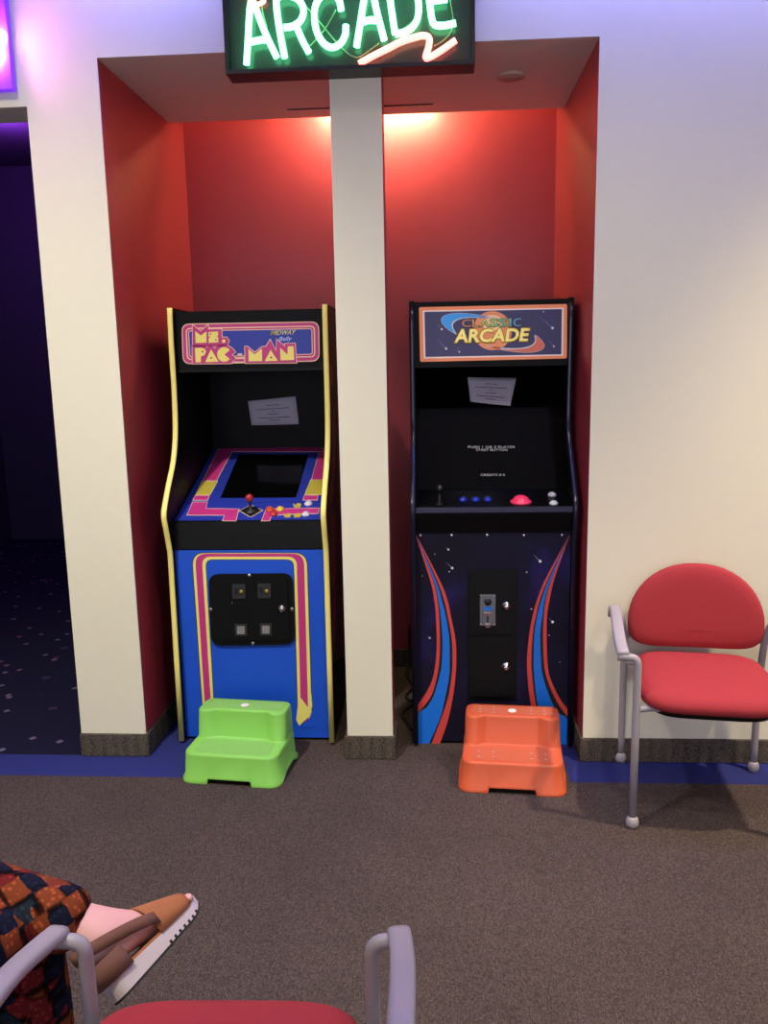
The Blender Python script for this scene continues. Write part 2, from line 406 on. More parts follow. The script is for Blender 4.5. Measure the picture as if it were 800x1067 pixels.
def side_panel(name, xa, xb, prof, material, parent):
    bm = bmesh.new(); add_slab(bm, [(xa, y, z) for y, z in prof], V((1, 0, 0)), xb - xa); return build(name, bm, material, parent)
def moulding(name, xa, xb, chain, material, parent):
    """rounded edge strip along the front edge of a side panel"""
    w = (xb - xa) / 2; prof = [(0.0, -w), (0.0045, -w), (0.007, -w * 0.5), (0.008, 0), (0.007, w * 0.5), (0.0045, w), (0.0, w)]
    path = [V(((xa + xb) / 2, y, z)) for y, z in chain]
    bm = bmesh.new(); rings = []
    for i, p in enumerate(path):
        t = (path[min(i + 1, len(path) - 1)] - path[max(i - 1, 0)]).normalized()
        nrm = V((0, -t.z, t.y)); nrm = nrm if nrm.y < 0 or abs(nrm.y) < 0.3 else -nrm
        rings.append([bm.verts.new(p + nrm * a + V((b, 0, 0))) for a, b in prof])
    for r0, r1 in zip(rings, rings[1:]):
        for j in range(len(prof)): bm.faces.new((r0[j], r0[(j + 1) % len(prof)], r1[(j + 1) % len(prof)], r1[j]))
    bm.faces.new(rings[0]); bm.faces.new(rings[-1])
    return build(name, bm, material, parent, True)
def chain2(pts, n=5): return [(p.x, p.y) for p in catmull([(a, b, 0) for a, b in pts], n)]

# ------------------------------------------------------------------ left arcade machine
def left_machine():
    xl, xr, t = -0.790, -0.158, 0.019
    root = empty('arcade_machine', ((xl + xr) / 2, 0.13, 0))
    tag(root, 'black and blue arcade machine with yellow edging, MS. PAC-MAN marquee, left of pillar', 'arcade machine')
    lower = [(0.112, 0.012), (0.114, 0.34), (0.118, 0.62), (0.120, 0.79), (0.096, 0.87), (0.072, 0.94)]
    upper = chain2([(0.072, 0.94), (0.085, 0.972), (0.145, 1.045), (0.232, 1.141), (0.28, 1.251), (0.297, 1.40), (0.297, 1.60), (0.303, 1.735)], 4)
    front = lower + upper[1:]
    for xa in (xl, xr - t):
        prof = front + [(0.93, 1.735), (0.955, 1.2), (0.955, 0.012)]
        sp = side_panel('side_panel', xa, xa + t, prof, BLACK, root)
        moulding('edge_moulding', xa - 0.0008, xa + t + 0.0008, front, YELM, sp)
        if xa != xl:   # printed artwork on the outer face that shows beside the pillar
            art = bmesh.new(); n = V((1, 0, 0))
            add_slab(art, [(xr, y + 0.02, z) for y, z in front if z > 0.1] + [(xr, 0.92, 1.70), (xr, 0.92, 0.1)], n, 0.0007)
            build('side_print', art, PR_PLUM, sp)
            art = bmesh.new()
            for pts in ([(0.34, 1.50), (0.42, 1.50), (0.42, 1.42), (0.34, 1.42)], [(0.36, 1.25), (0.44, 1.33), (0.40, 1.10), (0.30, 1.02)],
                        [(0.20, 1.02), (0.32, 1.06), (0.34, 0.99), (0.19, 0.96)], [(0.24, 0.93), (0.36, 0.90), (0.33, 0.66), (0.22, 0.60), (0.19, 0.75)], [(0.20, 0.55), (0.30, 0.6), (0.26, 0.40), (0.18, 0.37)]):
                add_slab(art, [(xr + 0.0007, y, z) for y, z in pts], n, 0.0006)
            build('side_print_shapes', art, PR_RUST, sp)
    xi, xo = xl + t, xr - t
    FY = 0.150
    box('base_plinth', (xi, FY + 0.02, 0.0), (xo, FY + 0.05, 0.05), BLACK, root)
    fp = box('front_panel', (xi, FY, 0.012), (xo, FY + 0.018, 0.795), PR_BLUE, root)
    PF = Plane((0, FY, 0), (0, -1, 0))
    def arch(lt, lb, rt, rb, top, r, bot=752):
        tl = (lt, top); k = (lb - lt) / (727 - 600.0); kr = (rb - rt) / (727 - 600.0)
        BL = (lt + k * (bot - 600), bot); TL = (lt + k * (top - 600), top); BR = (rt + kr * (bot - 600), bot); TR = (rt + kr * (top - 600), top)
        full = rquad(TL, TR, BR, BL, r, 6)
        return full[:14] + [BR, BL]
    decal('art_outline', arch(201.0, 209.7, 321, 325, 575.6, 14), PF, 0, PR_BLACK, fp)
    decal('art_stripe', arch(201.8, 210.5, 320.2, 324.2, 576.2, 13.5), PF, 1, PR_YEL, fp)
    decal('art_stripe', arch(204.6, 213.0, 317.2, 320.6, 576.8, 12), PF, 2, PR_PINK, fp)
    decal('art_stripe', arch(211.6, 219.4, 309.6, 313, 580.0, 9.5, 752.5), PF, 3, PR_YEL, fp)
    decal('art_outline', arch(215.0, 222.4, 306.6, 310, 582.8, 8, 753), PF, 4, PR_BLACK, fp)
    decal('art_field', arch(215.7, 223.1, 305.9, 309.3, 583.4, 7.5, 753.5), PF, 5, PR_BLUE, fp)
    decal('art_swoosh', [(310.2, 736), (313.6, 727), (321.0, 737), (324.4, 722), (325.4, 736), (321, 747), (312, 756), (308.6, 750)], PF, 6, PR_YEL, fp)
    decal('art_field', [(326.2, 722), (327, 737), (322.2, 748), (313, 757.5), (330, 757.5), (330, 722)], PF, 6, PR_BLUE, fp)
    # coin door
    PD = Plane((0, FY - 0.012, 0), (0, -1, 0))
    cdoor = empty('coin_door_tmp'); bpy.data.objects.remove(cdoor)
    def plate(name, quad, r, y0, th, material, parent):
        pl = Plane((0, y0, 0), (0, -1, 0)); bm = bmesh.new()
        add_slab(bm, [pl.px(u, v) for u, v in rquad(*quad, r)], V((0, -1, 0)), th); return build(name, bm, material, parent)
    cd0 = plate('coin_door', ((217.5, 598), (305, 597), (307.8, 671), (220.5, 672.5)), 11, FY - 0.004, 0.008, BLACKM, root)
    plate('door_leaf', ((223, 603.5), (299.5, 602.5), (302, 666.5), (225.5, 667.5)), 6, FY - 0.012, 0.006, BLACKM, cd0)
    P2 = FY - 0.018
    for (u, v) in ((249, 616), (275.5, 615.5)):
        q = plate('coin_slot', ((u - 7, v - 7.5), (u + 6.5, v - 7.5), (u + 7, v + 7.5), (u - 6.5, v + 7.5)), 1, P2, 0.005, mat('dark_grey_bezel', (40, 40, 44), 0.5), cd0)
        plate('slot_plate', ((u - 4.5, v - 3.5), (u - 1.8, v - 3.5), (u - 1.8, v + 3.5), (u - 4.5, v + 3.5)), 0.3, P2 - 0.005, 0.001, PR_BLACK, cd0)
        lathe('reject_button', [(0.008, 0), (0.008, 0.003), (0.005, 0.005), (0, 0.005)], Plane((0, P2 - 0.005, 0), (0, -1, 0)).px(u + 2.4, v + 0.6), (0, -1, 0), mat('brass', (170, 150, 70), 0.4, metal=0.6), cd0, 10)
    for (u, v) in ((251, 656.5), (277, 656)):
        plate('coin_return', ((u - 6.5, v - 6.5), (u + 6, v - 6.5), (u + 6.5, v + 6), (u - 6, v + 6)), 1, P2, 0.004, mat('dark_grey_bezel', (40, 40, 44), 0.5), cd0)
        plate('return_flap', ((u - 4, v - 4), (u + 4, v - 4), (u + 4, v + 4), (u - 4, v + 4)), 0.6, P2 - 0.004, 0.003, mat('grey_flap', (128, 128, 132), 0.35, var=0.15, vscale=80), cd0)
    PB = Plane((0, P2, 0), (0, -1, 0))
    lk = lathe('lock', [(0.016, 0), (0.016, 0.003), (0.011, 0.004), (0.010, 0.010), (0, 0.010)], PB.px(293.4, 634.5), (0, -1, 0), CHROME, cd0, 16)
    P3 = Plane((0, FY - 0.012, 0), (0, -1, 0))
    for (u, v) in ((259.6, 599.5), (219.4, 635), (304, 634.6), (263.3, 670.2)):
        lathe('bolt', dome(0.0085, 0.005), P3.px(u, v), (0, -1, 0), CHROME, cd0, 10)
    tube('door_handle_notch', [PB.px(240.5, 629.5), PB.px(242.3, 627.5)], 0.0015, CHROME, cd0, 6)
    # control panel box, sloped deck and bezel
    A, B2 = V((0, 0.172, 0.909)), V((0, 0.83, 1.139)); sl = (B2 - A).normalized(); nrm = V((0, -sl.z, sl.y))
    def yz(s): q = A + sl * s; return q.y, q.z
    Ltot = (B2 - A).length; split = 0.142
    bm = bmesh.new()
    y1, z1 = yz(split)
    add_slab(bm, [(xi, FY - 0.004, 0.80), (xi, 0.158, 0.905), (xi, A.y, A.z), (xi, y1, z1), (xi, y1, 0.80)], V((1, 0, 0)), xo - xi)
    cp = build('control_panel', bm, BLACKM, root)
    PC = Plane(A + nrm * 0.0, nrm)
    def strip(name, s0, s1, off, th, material, parent):
        bm = bmesh.new(); pts = [V((xi + 0.001, *yz(s0))), V((xo - 0.001, *yz(s0))), V((xo - 0.001, *yz(s1))), V((xi + 0.001, *yz(s1)))]
        add_slab(bm, [p + nrm * off for p in pts], nrm, th); return build(name, bm, material, parent)
    deck = strip('deck_overlay', 0.0, split - 0.002, 0.0, 0.002, PR_NAVY2, cp)
    bz = strip('monitor_bezel', split + 0.001, Ltot, -0.012, 0.014, PR_NAVY2, root)
    PA = Plane(A + nrm * 0.002, nrm)
    sc = lambda pts: [(170 + x / 4.444, 450 + y / 4.444) for x, y in pts]
    def outlined(name, pts, material, parent, base=0):
        decal('art_outline', offset_poly(pts, 0.55), PA, base, PR_CREAM, parent); decal(name, pts, PA, base + 1, material, parent)
    outlined('art_stripe', sc([(262, 72), (735, 72), (742, 91), (318, 91), (245, 226), (185, 226)]), PR_PINK, bz)
    outlined('art_block', sc([(180, 230), (250, 230), (216, 292), (152, 292)]), mat('print_olive_yellow', (190, 172, 70), 0.45), bz, 2)
    outlined('art_stripe', sc([(147, 296), (212, 296), (206, 315), (139, 315)]), PR_PINK, bz)
    outlined('art_stripe', sc([(137, 326), (203, 326), (196, 356), (350, 358), (336, 411), (275, 411), (286, 385), (112, 385)]), PR_PINK, deck)
    outlined('art_stripe', sc([(722, 94), (746, 94), (746, 222), (688, 221)]), PR_PINK, bz, 2)
    outlined('art_block', sc([(683, 225), (745, 225), (738, 291), (657, 291)]), MATS['print_olive_yellow'], bz, 2)
    outlined('art_stripe', sc([(655, 295), (716, 295), (712, 315), (648, 315)]), PR_PINK, bz)
    outlined('art_stripe', sc([(478, 358), (722, 354), (716, 377), (600, 380), (502, 386), (492, 411), (456, 411)]), PR_PINK, deck)
    outlined('joystick_plate', sc([(356, 366), (404, 340), (458, 364), (404, 394)]), PR_BLACK, deck)
    for q in ([(600, 332), (612, 340), (624, 330), (640, 336), (634, 352), (606, 352)], [(556, 378), (568, 384), (580, 376), (592, 382), (588, 398), (562, 398)], [(602, 378), (614, 384), (626, 376), (640, 382), (634, 398), (606, 398)]):
        decal('art_star', sc(q), PA, 3, MATS['print_olive_yellow'], deck)
    decal('screen_glass', sc([(350, 107), (672, 107), (615, 305), (265, 307)]), PA, 3, BLACKG, bz)
    bm = bmesh.new(); p0 = PA.px(*sc([(406, 364)])[0]); up = (nrm + V((0.0, -0.05, 0.2))).normalized()
    js = lathe('joystick', [(0.03, 0.001), (0.028, 0.004), (0.013, 0.010), (0.006, 0.012), (0.005, 0.048), (0.004, 0.05)], p0, up, PR_BLACK, cp, 14)
    lathe('joystick_ball', ball(0.0165, 8, 1.0, 0.056), p0, up, mat('red_plastic', (176, 44, 48), 0.3), cp, 14)
    for (u, v), c in (((281, 531.5), (206, 84, 48)), ((292, 531.3), (222, 184, 70)), ((285, 536.2), (184, 52, 50)), ((321.3, 525.6), (216, 208, 226)), ((318.6, 536.6), (216, 208, 226))):
        mm = mat('button_plastic_%d_%d_%d' % c, c, 0.25, var=0.0)
        lathe('button', [(0.0165, 0), (0.0165, 0.006), (0.013, 0.008), (0.0115, 0.008), (0.0115, 0.012), (0.008, 0.014), (0, 0.0145)], PA.px(u, v), nrm, mm, cp, 16)
    # hood behind the bezel, marquee box
    box('monitor_hood', (xi, 0.80, 1.10), (xo, 0.83, 1.49), BLACK, root)
    box('hood_ceiling', (xi, 0.34, 1.487), (xo, 0.83, 1.50), BLACK, root)
    MY = 0.33
    box('top_panel', (xi, MY + 0.01, 1.705), (xo, 0.93, 1.722), BLACK, root)
    box('back_panel', (xi, 0.93, 0.02), (xo, 0.945, 1.705), BLACK, root)
    mq = box('marquee', (xi, MY, 1.484), (xo, MY + 0.03, 1.712), BLACK, root)
    box('marquee_retainer', (xi, MY - 0.006, 1.484), (xo, MY, 1.496), BLACKM, mq)
    PM = Plane((0, MY, 0), (0, -1, 0))
    D = lambda name, polys, layer, m_: decal(name, polys, PM, layer, m_, mq)
    def rq(i): return rquad((189 + i, 337.3 + i), (332.4 - i, 334.9 + i), (333 - i, 376.6 - i), (190.4 + i, 379.6 - i), max(2, 8.5 - i * 0.8))
    D('art_border', rq(0), 0, PR_CREAM); D('art_border', rq(1.0), 1, PR_PINK); D('art_border', rq(4.4), 2, PR_CREAM); D('art_border', rq(5.6), 3, PR_PINK)
    D('art_border', rq(7.2), 4, PR_CREAM); D('art_field', rq(8.0), 5, PR_NAVY2)
    cream = lambda pts: offset_poly(pts, 0.7)
    msb = [(200.8, 338.6), (209.3, 345.2), (216.8, 338.6), (217.2, 343.2), (231, 343), (231.2, 351.5), (236, 351.5), (238.8, 355), (237, 359.5), (231, 360.8), (201, 361)]
    pacb = [(200.6, 360), (213, 360), (216, 362.5), (219.8, 359), (223.5, 363.5), (228, 359.6), (236, 359.2), (242.2, 363), (245.4, 366.8), (241.5, 369.8), (245, 372), (241, 378.6), (200.8, 379)]
    manb = [(255.6, 378.4), (255.4, 361), (258, 361), (265.5, 367.5), (273, 361.3), (277, 361.3), (281.6, 354.2), (287.8, 366), (288.5, 354), (296.8, 361), (296.8, 358.2), (307.4, 357.8), (309, 378)]
    for pg in (msb, pacb, manb): D('lettering_outline', cream(pg), 6, PR_CREAM)
    for pg in (msb, pacb, manb): D('lettering_ground', pg, 7, PR_PINK)
    L = lambda ch, pg: D('letter', pg, 8, PR_YEL)
    L('M', [(203.5, 345), (209.5, 349.6), (215.3, 345.3), (215.3, 357), (204.1, 357.5)])
    L('S', [(217.4, 346), (227.3, 345.4), (227.4, 349.6), (225.6, 350.4), (227.5, 351.2), (227.6, 356.8), (217.6, 357.3), (217.5, 352.4), (219.6, 351.4), (217.4, 350.4)])
    L('.', pcirc(233.3, 355.4, 1.9, 10))
    L('P', [(203.3, 362.7), (210.5, 362.5), (213.6, 363.6), (215, 366.4), (213.2, 370), (209.6, 371.4), (209.4, 377.4), (204, 377.8)])
    L('A', [(220, 363.8), (228, 376.9), (214, 377.3)])
    L('C', [(234, 369.5)] + pcirc(233.8, 369.4, 7.4, 18, 7.6, 38, 322))
    L('M', [(259, 363.5), (265.5, 369.3), (273, 363), (273.3, 376.2), (259.2, 376.6)])
    L('A', [(282, 364.6), (289.6, 375.9), (276, 376.3)])
    L('N', [(292, 362.3), (299.6, 369.5), (300, 361), (306, 360.8), (306.6, 375), (292.4, 375.5)])
    for cu_, cv_, cr_ in ((219.7, 348.1, 0.9), (225.2, 354.2, 0.9), (211.3, 366.4, 1.15), (220.2, 373, 1.15), (282.7, 372.5, 1.15)): D('letter_dot', pcirc(cu_, cv_, cr_, 8), 9, PR_PINK)
    D('letter', [(247.6, 368.3), (252.2, 368.1), (252.2, 370.2), (247.6, 370.4)], 8, PR_CREAM)
    D('art_stripe', [(243.6, 372.4), (255, 372), (255, 378.4), (241.8, 378.8)], 6, PR_CREAM)
    D('art_stripe', [(245, 374.2), (254.6, 374), (254.6, 376.6), (244.2, 376.9)], 7, PR_PINK)
    text_decal('lettering', 'MIDWAY', ((282.4, 344.5), (308.6, 343.8), (308.2, 348.6), (281.8, 349.3)), PM, 7, PR_YEL, mq, 0.012, 0.25)
    text_decal('lettering', 'Bally', ((290.5, 351.2), (304.4, 350.5), (304, 356), (290, 356.6)), PM, 7, mat('print_pale_blue', (190, 212, 255), 0.5, var=0), mq, 0.0, 0.3)
    return root
left_machine()

# ------------------------------------------------------------------ right arcade machine
def right_machine():
    xl, xr, t = 0.160, 0.786, 0.019
    root = empty('arcade_machine', ((xl + xr) / 2, 0.13, 0))
    tag(root, 'black arcade machine with CLASSIC ARCADE marquee and ribbons on its space print, right of pillar', 'arcade machine')
    front = [(0.108, 0.012), (0.108, 0.86), (0.092, 0.90), (0.082, 0.965)] + chain2([(0.082, 0.965), (0.10, 1.0), (0.205, 1.12), (0.278, 1.21), (0.302, 1.30), (0.296, 1.48), (0.284, 1.72)], 4)[1:]
    SHEENEDGE = mat('blue_sheen_black_moulding', (24, 25, 48), 0.25, var=0.05)  # black moulding; its blue reflections are mixed into the colour
    for xa in (xl, xr - t):
        sp = side_panel('side_panel', xa, xa + t, front + [(0.285, 1.738), (0.93, 1.738), (0.95, 0.012)], BLACK, root)
        moulding('edge_moulding', xa - 0.0008, xa + t + 0.0008, front, SHEENEDGE, sp)
    xi, xo = xl + t, xr - t
    FY = 0.132
    fp = box('front_panel', (xi, FY, 0.012), (xo, FY + 0.018, 0.862), SPACE, root)
    box('base_plinth', (xi, FY + 0.02, 0.0), (xo, FY + 0.05, 0.05), BLACK, root)
    PF = Plane((0, FY, 0), (0, -1, 0))
    D = lambda name, polys, layer, m_, par=fp: decal(name, polys, PF, layer, m_, par)
    # left ribbon
    l1 = [(433.1, 558.4), (448.2, 605), (452.5, 626.6), (453.9, 640), (454.9, 666), (454.2, 686), (451, 705.5), (444.4, 721), (434.6, 735.7)]
    l2 = [(433.4, 558.4), (451.2, 605), (455.7, 626.6), (457.3, 640), (458.3, 666), (457.8, 686), (455.6, 703), (449.7, 724), (440.5, 737), (434.9, 743.5)]
    b1 = [(433.6, 559.5), (451.8, 605), (456.7, 626.6), (458.8, 640), (460.8, 666), (460.3, 690), (458.2, 703), (451.6, 725), (444.4, 737), (434.9, 745.5), (434.6, 774.5)]
    b2 = [(433.8, 559.5), (454, 605), (460.4, 626.6), (464, 640), (468, 666), (468.3, 692), (467.7, 705.5), (463.8, 726.5), (458.2, 748.8), (447, 774.7)]
    r1 = [(433.9, 558.4), (455.4, 605), (463, 626.6), (466, 640), (470.6, 666), (471.3, 692), (469.3, 713), (464.7, 734), (449.7, 774.7)]
    r2 = [(434.2, 558.4), (458.2, 605), (466.4, 626.6), (469.3, 640), (474.6, 668), (475.2, 692), (472.6, 721), (466.7, 750), (458.2, 775)]
    black_l = band([(433.0, 558.2)] + l1[1:8] + [(434.4, 736), (434.4, 775)], r2)
    D('ribbon_ground', black_l, 0, PR_BLACK)
    D('ribbon', band(l1, l2), 1, PR_RED); D('ribbon', band(b1, b2), 1, PR_SKY); D('ribbon', band(r1, r2), 1, PR_RED)
    # right ribbon
    l1 = [(592.6, 558.4), (568.3, 603), (558.9, 626.6), (555.2, 640), (551.7, 658), (549, 686), (549.6, 705.6), (552.6, 732), (559, 755), (570, 775.5)]
    l2 = [(592.8, 558.4), (571, 603), (561.8, 626.6), (558.8, 640), (555.2, 658), (553.5, 686), (554.4, 705.6), (557.9, 732), (565, 755), (577, 775.5)]
    b1 = [(593, 559.5), (572.2, 603), (563.5, 626.6), (560, 640), (556.9, 658), (555.8, 686), (556.5, 705.6), (559.7, 732), (567, 755), (579, 775.5)]
    b2 = [(593.1, 559.5), (574.2, 603), (567, 626.6), (565.3, 640), (562.8, 658), (563.4, 686), (565.7, 705.6), (575, 732), (583, 743.7), (590.6, 749.6), (590.8, 775.5)]
    r1 = [(593.1, 558.4), (574.8, 603), (568.3, 626.6), (566.7, 640), (565.7, 658), (566.3, 686), (569.3, 705.6), (579.5, 730), (590.8, 746.5)]
    r2 = [(593.3, 558.4), (577.4, 603), (572.3, 626.6), (570, 640), (569.4, 658), (570, 686), (572.8, 705.6), (583, 727.5), (590.8, 738.5)]
    D('ribbon_ground', band(l1, r2[:-1] + [(590.9, 739), (590.9, 775.5)]), 0, PR_BLACK)
    D('ribbon', band(l1, l2), 1, PR_RED); D('ribbon', band(b1, b2), 1, PR_SKY); D('ribbon', band(r1, r2), 1, PR_RED)
    # shooting stars
    def comet(u, v, du, dv, r, plane, par, layer):
        nx, ny = -dv, du; l = math.hypot(nx, ny); nx, ny = nx / l * r * 0.35, ny / l * r * 0.35
        decal('star', pcirc(u, v, r, 8), plane, layer + 1, PR_WHITE, par)
        decal('star_trail', [(u + nx, v + ny), (u - nx, v - ny), (u - du, v - dv)], plane, layer, mat('print_grey_blue', (120, 118, 150), 0.5, var=0), par)
    for c in ((467, 572.6, 3.5, 3.2, 1.0), (471, 591.9, 7.5, 7, 1.3), (447.6, 664.7, 3, 2.6, 0.9), (562.6, 584.8, 8.5, 8.5, 1.5), (575.6, 648, 5, 5, 1.4)):
        comet(*c, PF, fp, 0)
    for u, v, r in ((453, 577.4, 0.5), (468, 595.6, 0.7), (548.6, 596.2, 0.7), (572, 662, 0.6), (553.5, 634.6, 0.8), (440, 600, 0.4), (583, 690, 0.4)):
        decal('star', pcirc(u, v, r, 8), PF, 0, PR_WHITE, fp)
    for u, v in ((437.8, 558), (470.4, 557.8), (507.5, 557.6), (545.8, 557.8), (585.6, 557.6)):
        lathe('bolt', dome(0.0075, 0.005), PF.px(u, v), (0, -1, 0), CHROME, root, 10)
    # coin doors
    bx = lambda n, lo, hi, m_, p, b=0.0: box(n, lo, hi, m_, p, b)
    cdr = bx('coin_door', (0.376, FY - 0.005, 0.19), (0.567, FY, 0.716), BLACKM, root)
    for z0, z1, zz in ((0.462, 0.70, 0.574), (0.205, 0.450, 0.328)):
        bm = bmesh.new(); PLY = FY - 0.005
        y = PLY; pts = []
        for cx_, cz, a0 in ((0.386 + 0.014, z0 + 0.014, 180), (0.557 - 0.014, z0 + 0.014, 270), (0.557 - 0.014, z1 - 0.014, 0), (0.386 + 0.014, z1 - 0.014, 90)):
            for k in range(5): a = math.radians(a0 + k * 22.5); pts.append(V((cx_ + 0.014 * math.cos(a), y, cz + 0.014 * math.sin(a))))
        add_slab(bm, pts, V((0, -1, 0)), 0.006); d_ = build('door_leaf', bm, BLACKM, cdr)
        lk = V((0.5245, PLY - 0.006, zz))
        lathe('lock', [(0.018, 0), (0.018, 0.002), (0.0115, 0.003), (0.0105, 0.016), (0.006, 0.018), (0, 0.018)], lk, (0, -1, 0), CHROME, cdr, 16)
    y = FY - 0.011
    mech = bx('coin_mechanism', (0.422, y - 0.008, 0.497), (0.484, y, 0.622), STEEL, root, 0.002)
    lathe('reject_button', [(0.014, 0), (0.014, 0.006), (0.010, 0.009), (0, 0.009)], (0.453, y - 0.008, 0.594), (0, -1, 0), PR_BLACK, mech, 16)
    bx('label_strip', (0.436, y - 0.0095, 0.561), (0.472, y - 0.008, 0.573), PR_SKY, mech)
    bx('coin_entry', (0.450, y - 0.0095, 0.512), (0.456, y - 0.008, 0.55), PR_BLACK, mech)
    bx('coin_guide', (0.438, y - 0.013, 0.54), (0.468, y - 0.008, 0.551), CHROME, mech, 0.002)
    bx('coin_return_lip', (0.443, y - 0.016, 0.492), (0.463, y - 0.008, 0.507), CHROME, mech, 0.002)
    for sx in (0.427, 0.479):
        for sz in (0.503, 0.616): lathe('screw', dome(0.0045, 0.003), (sx, y - 0.008, sz), (0, -1, 0), CHROME, mech, 8)
    # control box and deck
    d0, d1 = V((0, 0.098, 0.968)), V((0, 0.36, 0.996))
    bm = bmesh.new(); add_slab(bm, [(xi, FY - 0.006, 0.864), (xi, 0.103, 0.935), (xi, 0.100, 0.962), (xi, d0.y + 0.004, d0.z), (xi, d1.y, d1.z), (xi, d1.y, 0.864)], V((1, 0, 0)), xo - xi)
    cp = build('control_panel', bm, mat('black_control_panel', (9, 9, 12), 0.35, var=0.05, spec=0.18), root)
    bx('deck_lip', (xi, 0.094, 0.945), (xo, 0.101, 0.966), mat('navy_trim', (30, 30, 62), 0.4), cp, 0.002)
    dn_ = (d1 - d0).normalized(); dnr = V((0, -dn_.z, dn_.y)); PDk = Plane(d0, dnr)
    for u in (482.4, 495.4, 508.2):
        lathe('button', [(0.0165, 0), (0.0165, 0.007), (0.013, 0.010), (0.0115, 0.012), (0.008, 0.015), (0, 0.0155)], PDk.px(u, 521.8), dnr, mat('blue_button', (26, 50, 172), 0.25, var=0), cp, 16)
    lathe('trackball', [(0.040, 0), (0.040, 0.004), (0.034, 0.006)] + [(0.032 * math.cos(a), 0.004 + 0.023 * math.sin(a)) for a in [i * math.pi / 16 for i in range(1, 9)]], PDk.px(542.6, 523), dnr, mat('pink_trackball', (238, 52, 98), 0.2, var=0, emit=(1.0, 0.08, 0.22), estr=0.18), cp, 24)
    for u, v in ((575, 516.8), (576.6, 525.6)):
        lathe('button', [(0.0165, 0), (0.0165, 0.007), (0.013, 0.010), (0.0115, 0.012), (0.008, 0.015), (0, 0.0155)], PDk.px(u, v), dnr, mat('white_button', (214, 214, 226), 0.25, var=0), cp, 16)
    pj = PDk.px(458, 525.5)
    lathe('joystick', [(0.022, 0.0), (0.022, 0.003), (0.012, 0.006), (0.0075, 0.010), (0.006, 0.05)], pj, dnr, BLACKM, cp, 14)
    lathe('joystick_ball', ball(0.0175, 8, 1.0, 0.062), pj, dnr, mat('black_ball', (22, 22, 25), 0.2, var=0), cp, 14)
    # monitor glass
    g0, g1 = V((0, 0.345, 0.996)), V((0, 0.56, 1.495)); gs = (g1 - g0).normalized(); gn = V((0, -gs.z, gs.y))
    bm = bmesh.new(); add_slab(bm, [(xi, g0.y, g0.z), (xo, g0.y, g0.z), (xo, g1.y, g1.z), (xi, g1.y, g1.z)], -gn, 0.012)
    scr = build('monitor_screen', bm, BLACKG, root)
    PS = Plane(g0, gn)
    dim = mat('screen_lettering', (150, 150, 156), 0.5, var=0, emit=(0.6, 0.6, 0.65), estr=0.25)
    text_decal('lettering', 'PUSH 1 OR 2 PLAYER', ((487.5, 464.6), (536.5, 464.6), (536.5, 467.0), (487.5, 467.0)), PS, 1, dim, scr)
    text_decal('lettering', 'START BUTTON', ((496, 467.6), (528.5, 467.6), (528.5, 470), (496, 470)), PS, 1, dim, scr)
    text_decal('lettering', 'CREDITS 0 0', ((500.6, 493.8), (525.8, 493.8), (525.8, 496), (500.6, 496)), PS, 1, dim, scr)
    MY = 0.305
    bx('hood_ceiling', (xi, MY + 0.01, 1.485), (xo, 0.62, 1.50), BLACK, root)
    bx('top_panel', (xi, MY + 0.01, 1.715), (xo, 0.93, 1.732), BLACK, root)
    bx('back_panel', (xi, 0.93, 0.02), (xo, 0.945, 1.72), BLACK, root)
    mq = bx('marquee', (xi, MY, 1.485), (xo, MY + 0.03, 1.735), BLACK, root)
    PM = Plane((0, MY, 0), (0, -1, 0))
    M_ = lambda name, polys, layer, m_: decal(name, polys, PM, layer, m_, mq)
    q = lambda x, y: (430 + x / 4.706, 315 + y / 4.706)
    M_('art_border', rquad(q(30, 24), q(757, 8), q(755, 275), q(36, 292), 2), 0, PR_ORANGE)
    M_('art_border', rquad(q(48, 40), q(740, 26), q(737, 262), q(54, 276), 1), 1, mat('print_pinkish_white', (232, 210, 205), 0.5, var=0))
    M_('art_field', rquad(q(57, 47), q(731, 33), q(728, 255), q(62, 268), 0.5), 2, mat('print_midnight', (46, 40, 86), 0.4, var=0.25, vscale=9))
    M_('planet', pcirc(*q(390, 139), 20.4, 32), 3, mat('print_planet', (222, 140, 96), 0.45, var=0.16, vscale=14))
    M_('planet_glow', pcirc(*q(390, 100), 11, 24, 8), 4, mat('print_planet_light', (240, 196, 160), 0.45, var=0.1, vscale=20))
    def ring(a0, a1, k0, k1, cx_=392, cy_=150, A_=262, B_=72, rot=15):
        o, i_ = [], []
        for k in range(25):
            a = math.radians(a0 + (a1 - a0) * k / 24); wv = math.sin(math.pi * k / 24) ** 0.6
            for lst, sc_ in ((o, 1.0), (i_, 1.0 - (k0 + (k1 - k0) * 1) * wv)):
                x, yy = A_ * sc_ * math.cos(a), B_ * sc_ * math.sin(a); r_ = math.radians(rot)
                lst.append(q(cx_ + x * math.cos(r_) - yy * math.sin(r_), cy_ + x * math.sin(r_) + yy * math.cos(r_)))
        return o + i_[::-1]
    M_('ring', ring(130, 275, 0, 0.27), 3, PR_WHITE); M_('ring', offset_poly(ring(132, 273, 0, 0.25), -0.35), 4, mat('print_ring_blue', (52, 150, 224), 0.45, var=0.05))
    M_('ring', ring(-40, 95, 0, 0.25), 3, PR_WHITE); M_('ring', offset_poly(ring(-38, 80, 0, 0.22), -0.4), 4, mat('print_ring_red', (206, 104, 84), 0.45, var=0.05))
    cols = ((216, 108, 98), (206, 136, 82), (206, 206, 92), (160, 216, 108), (110, 206, 146), (88, 190, 196), (70, 156, 232))
    xs = [240, 290, 330, 378, 420, 465, 492, 535]
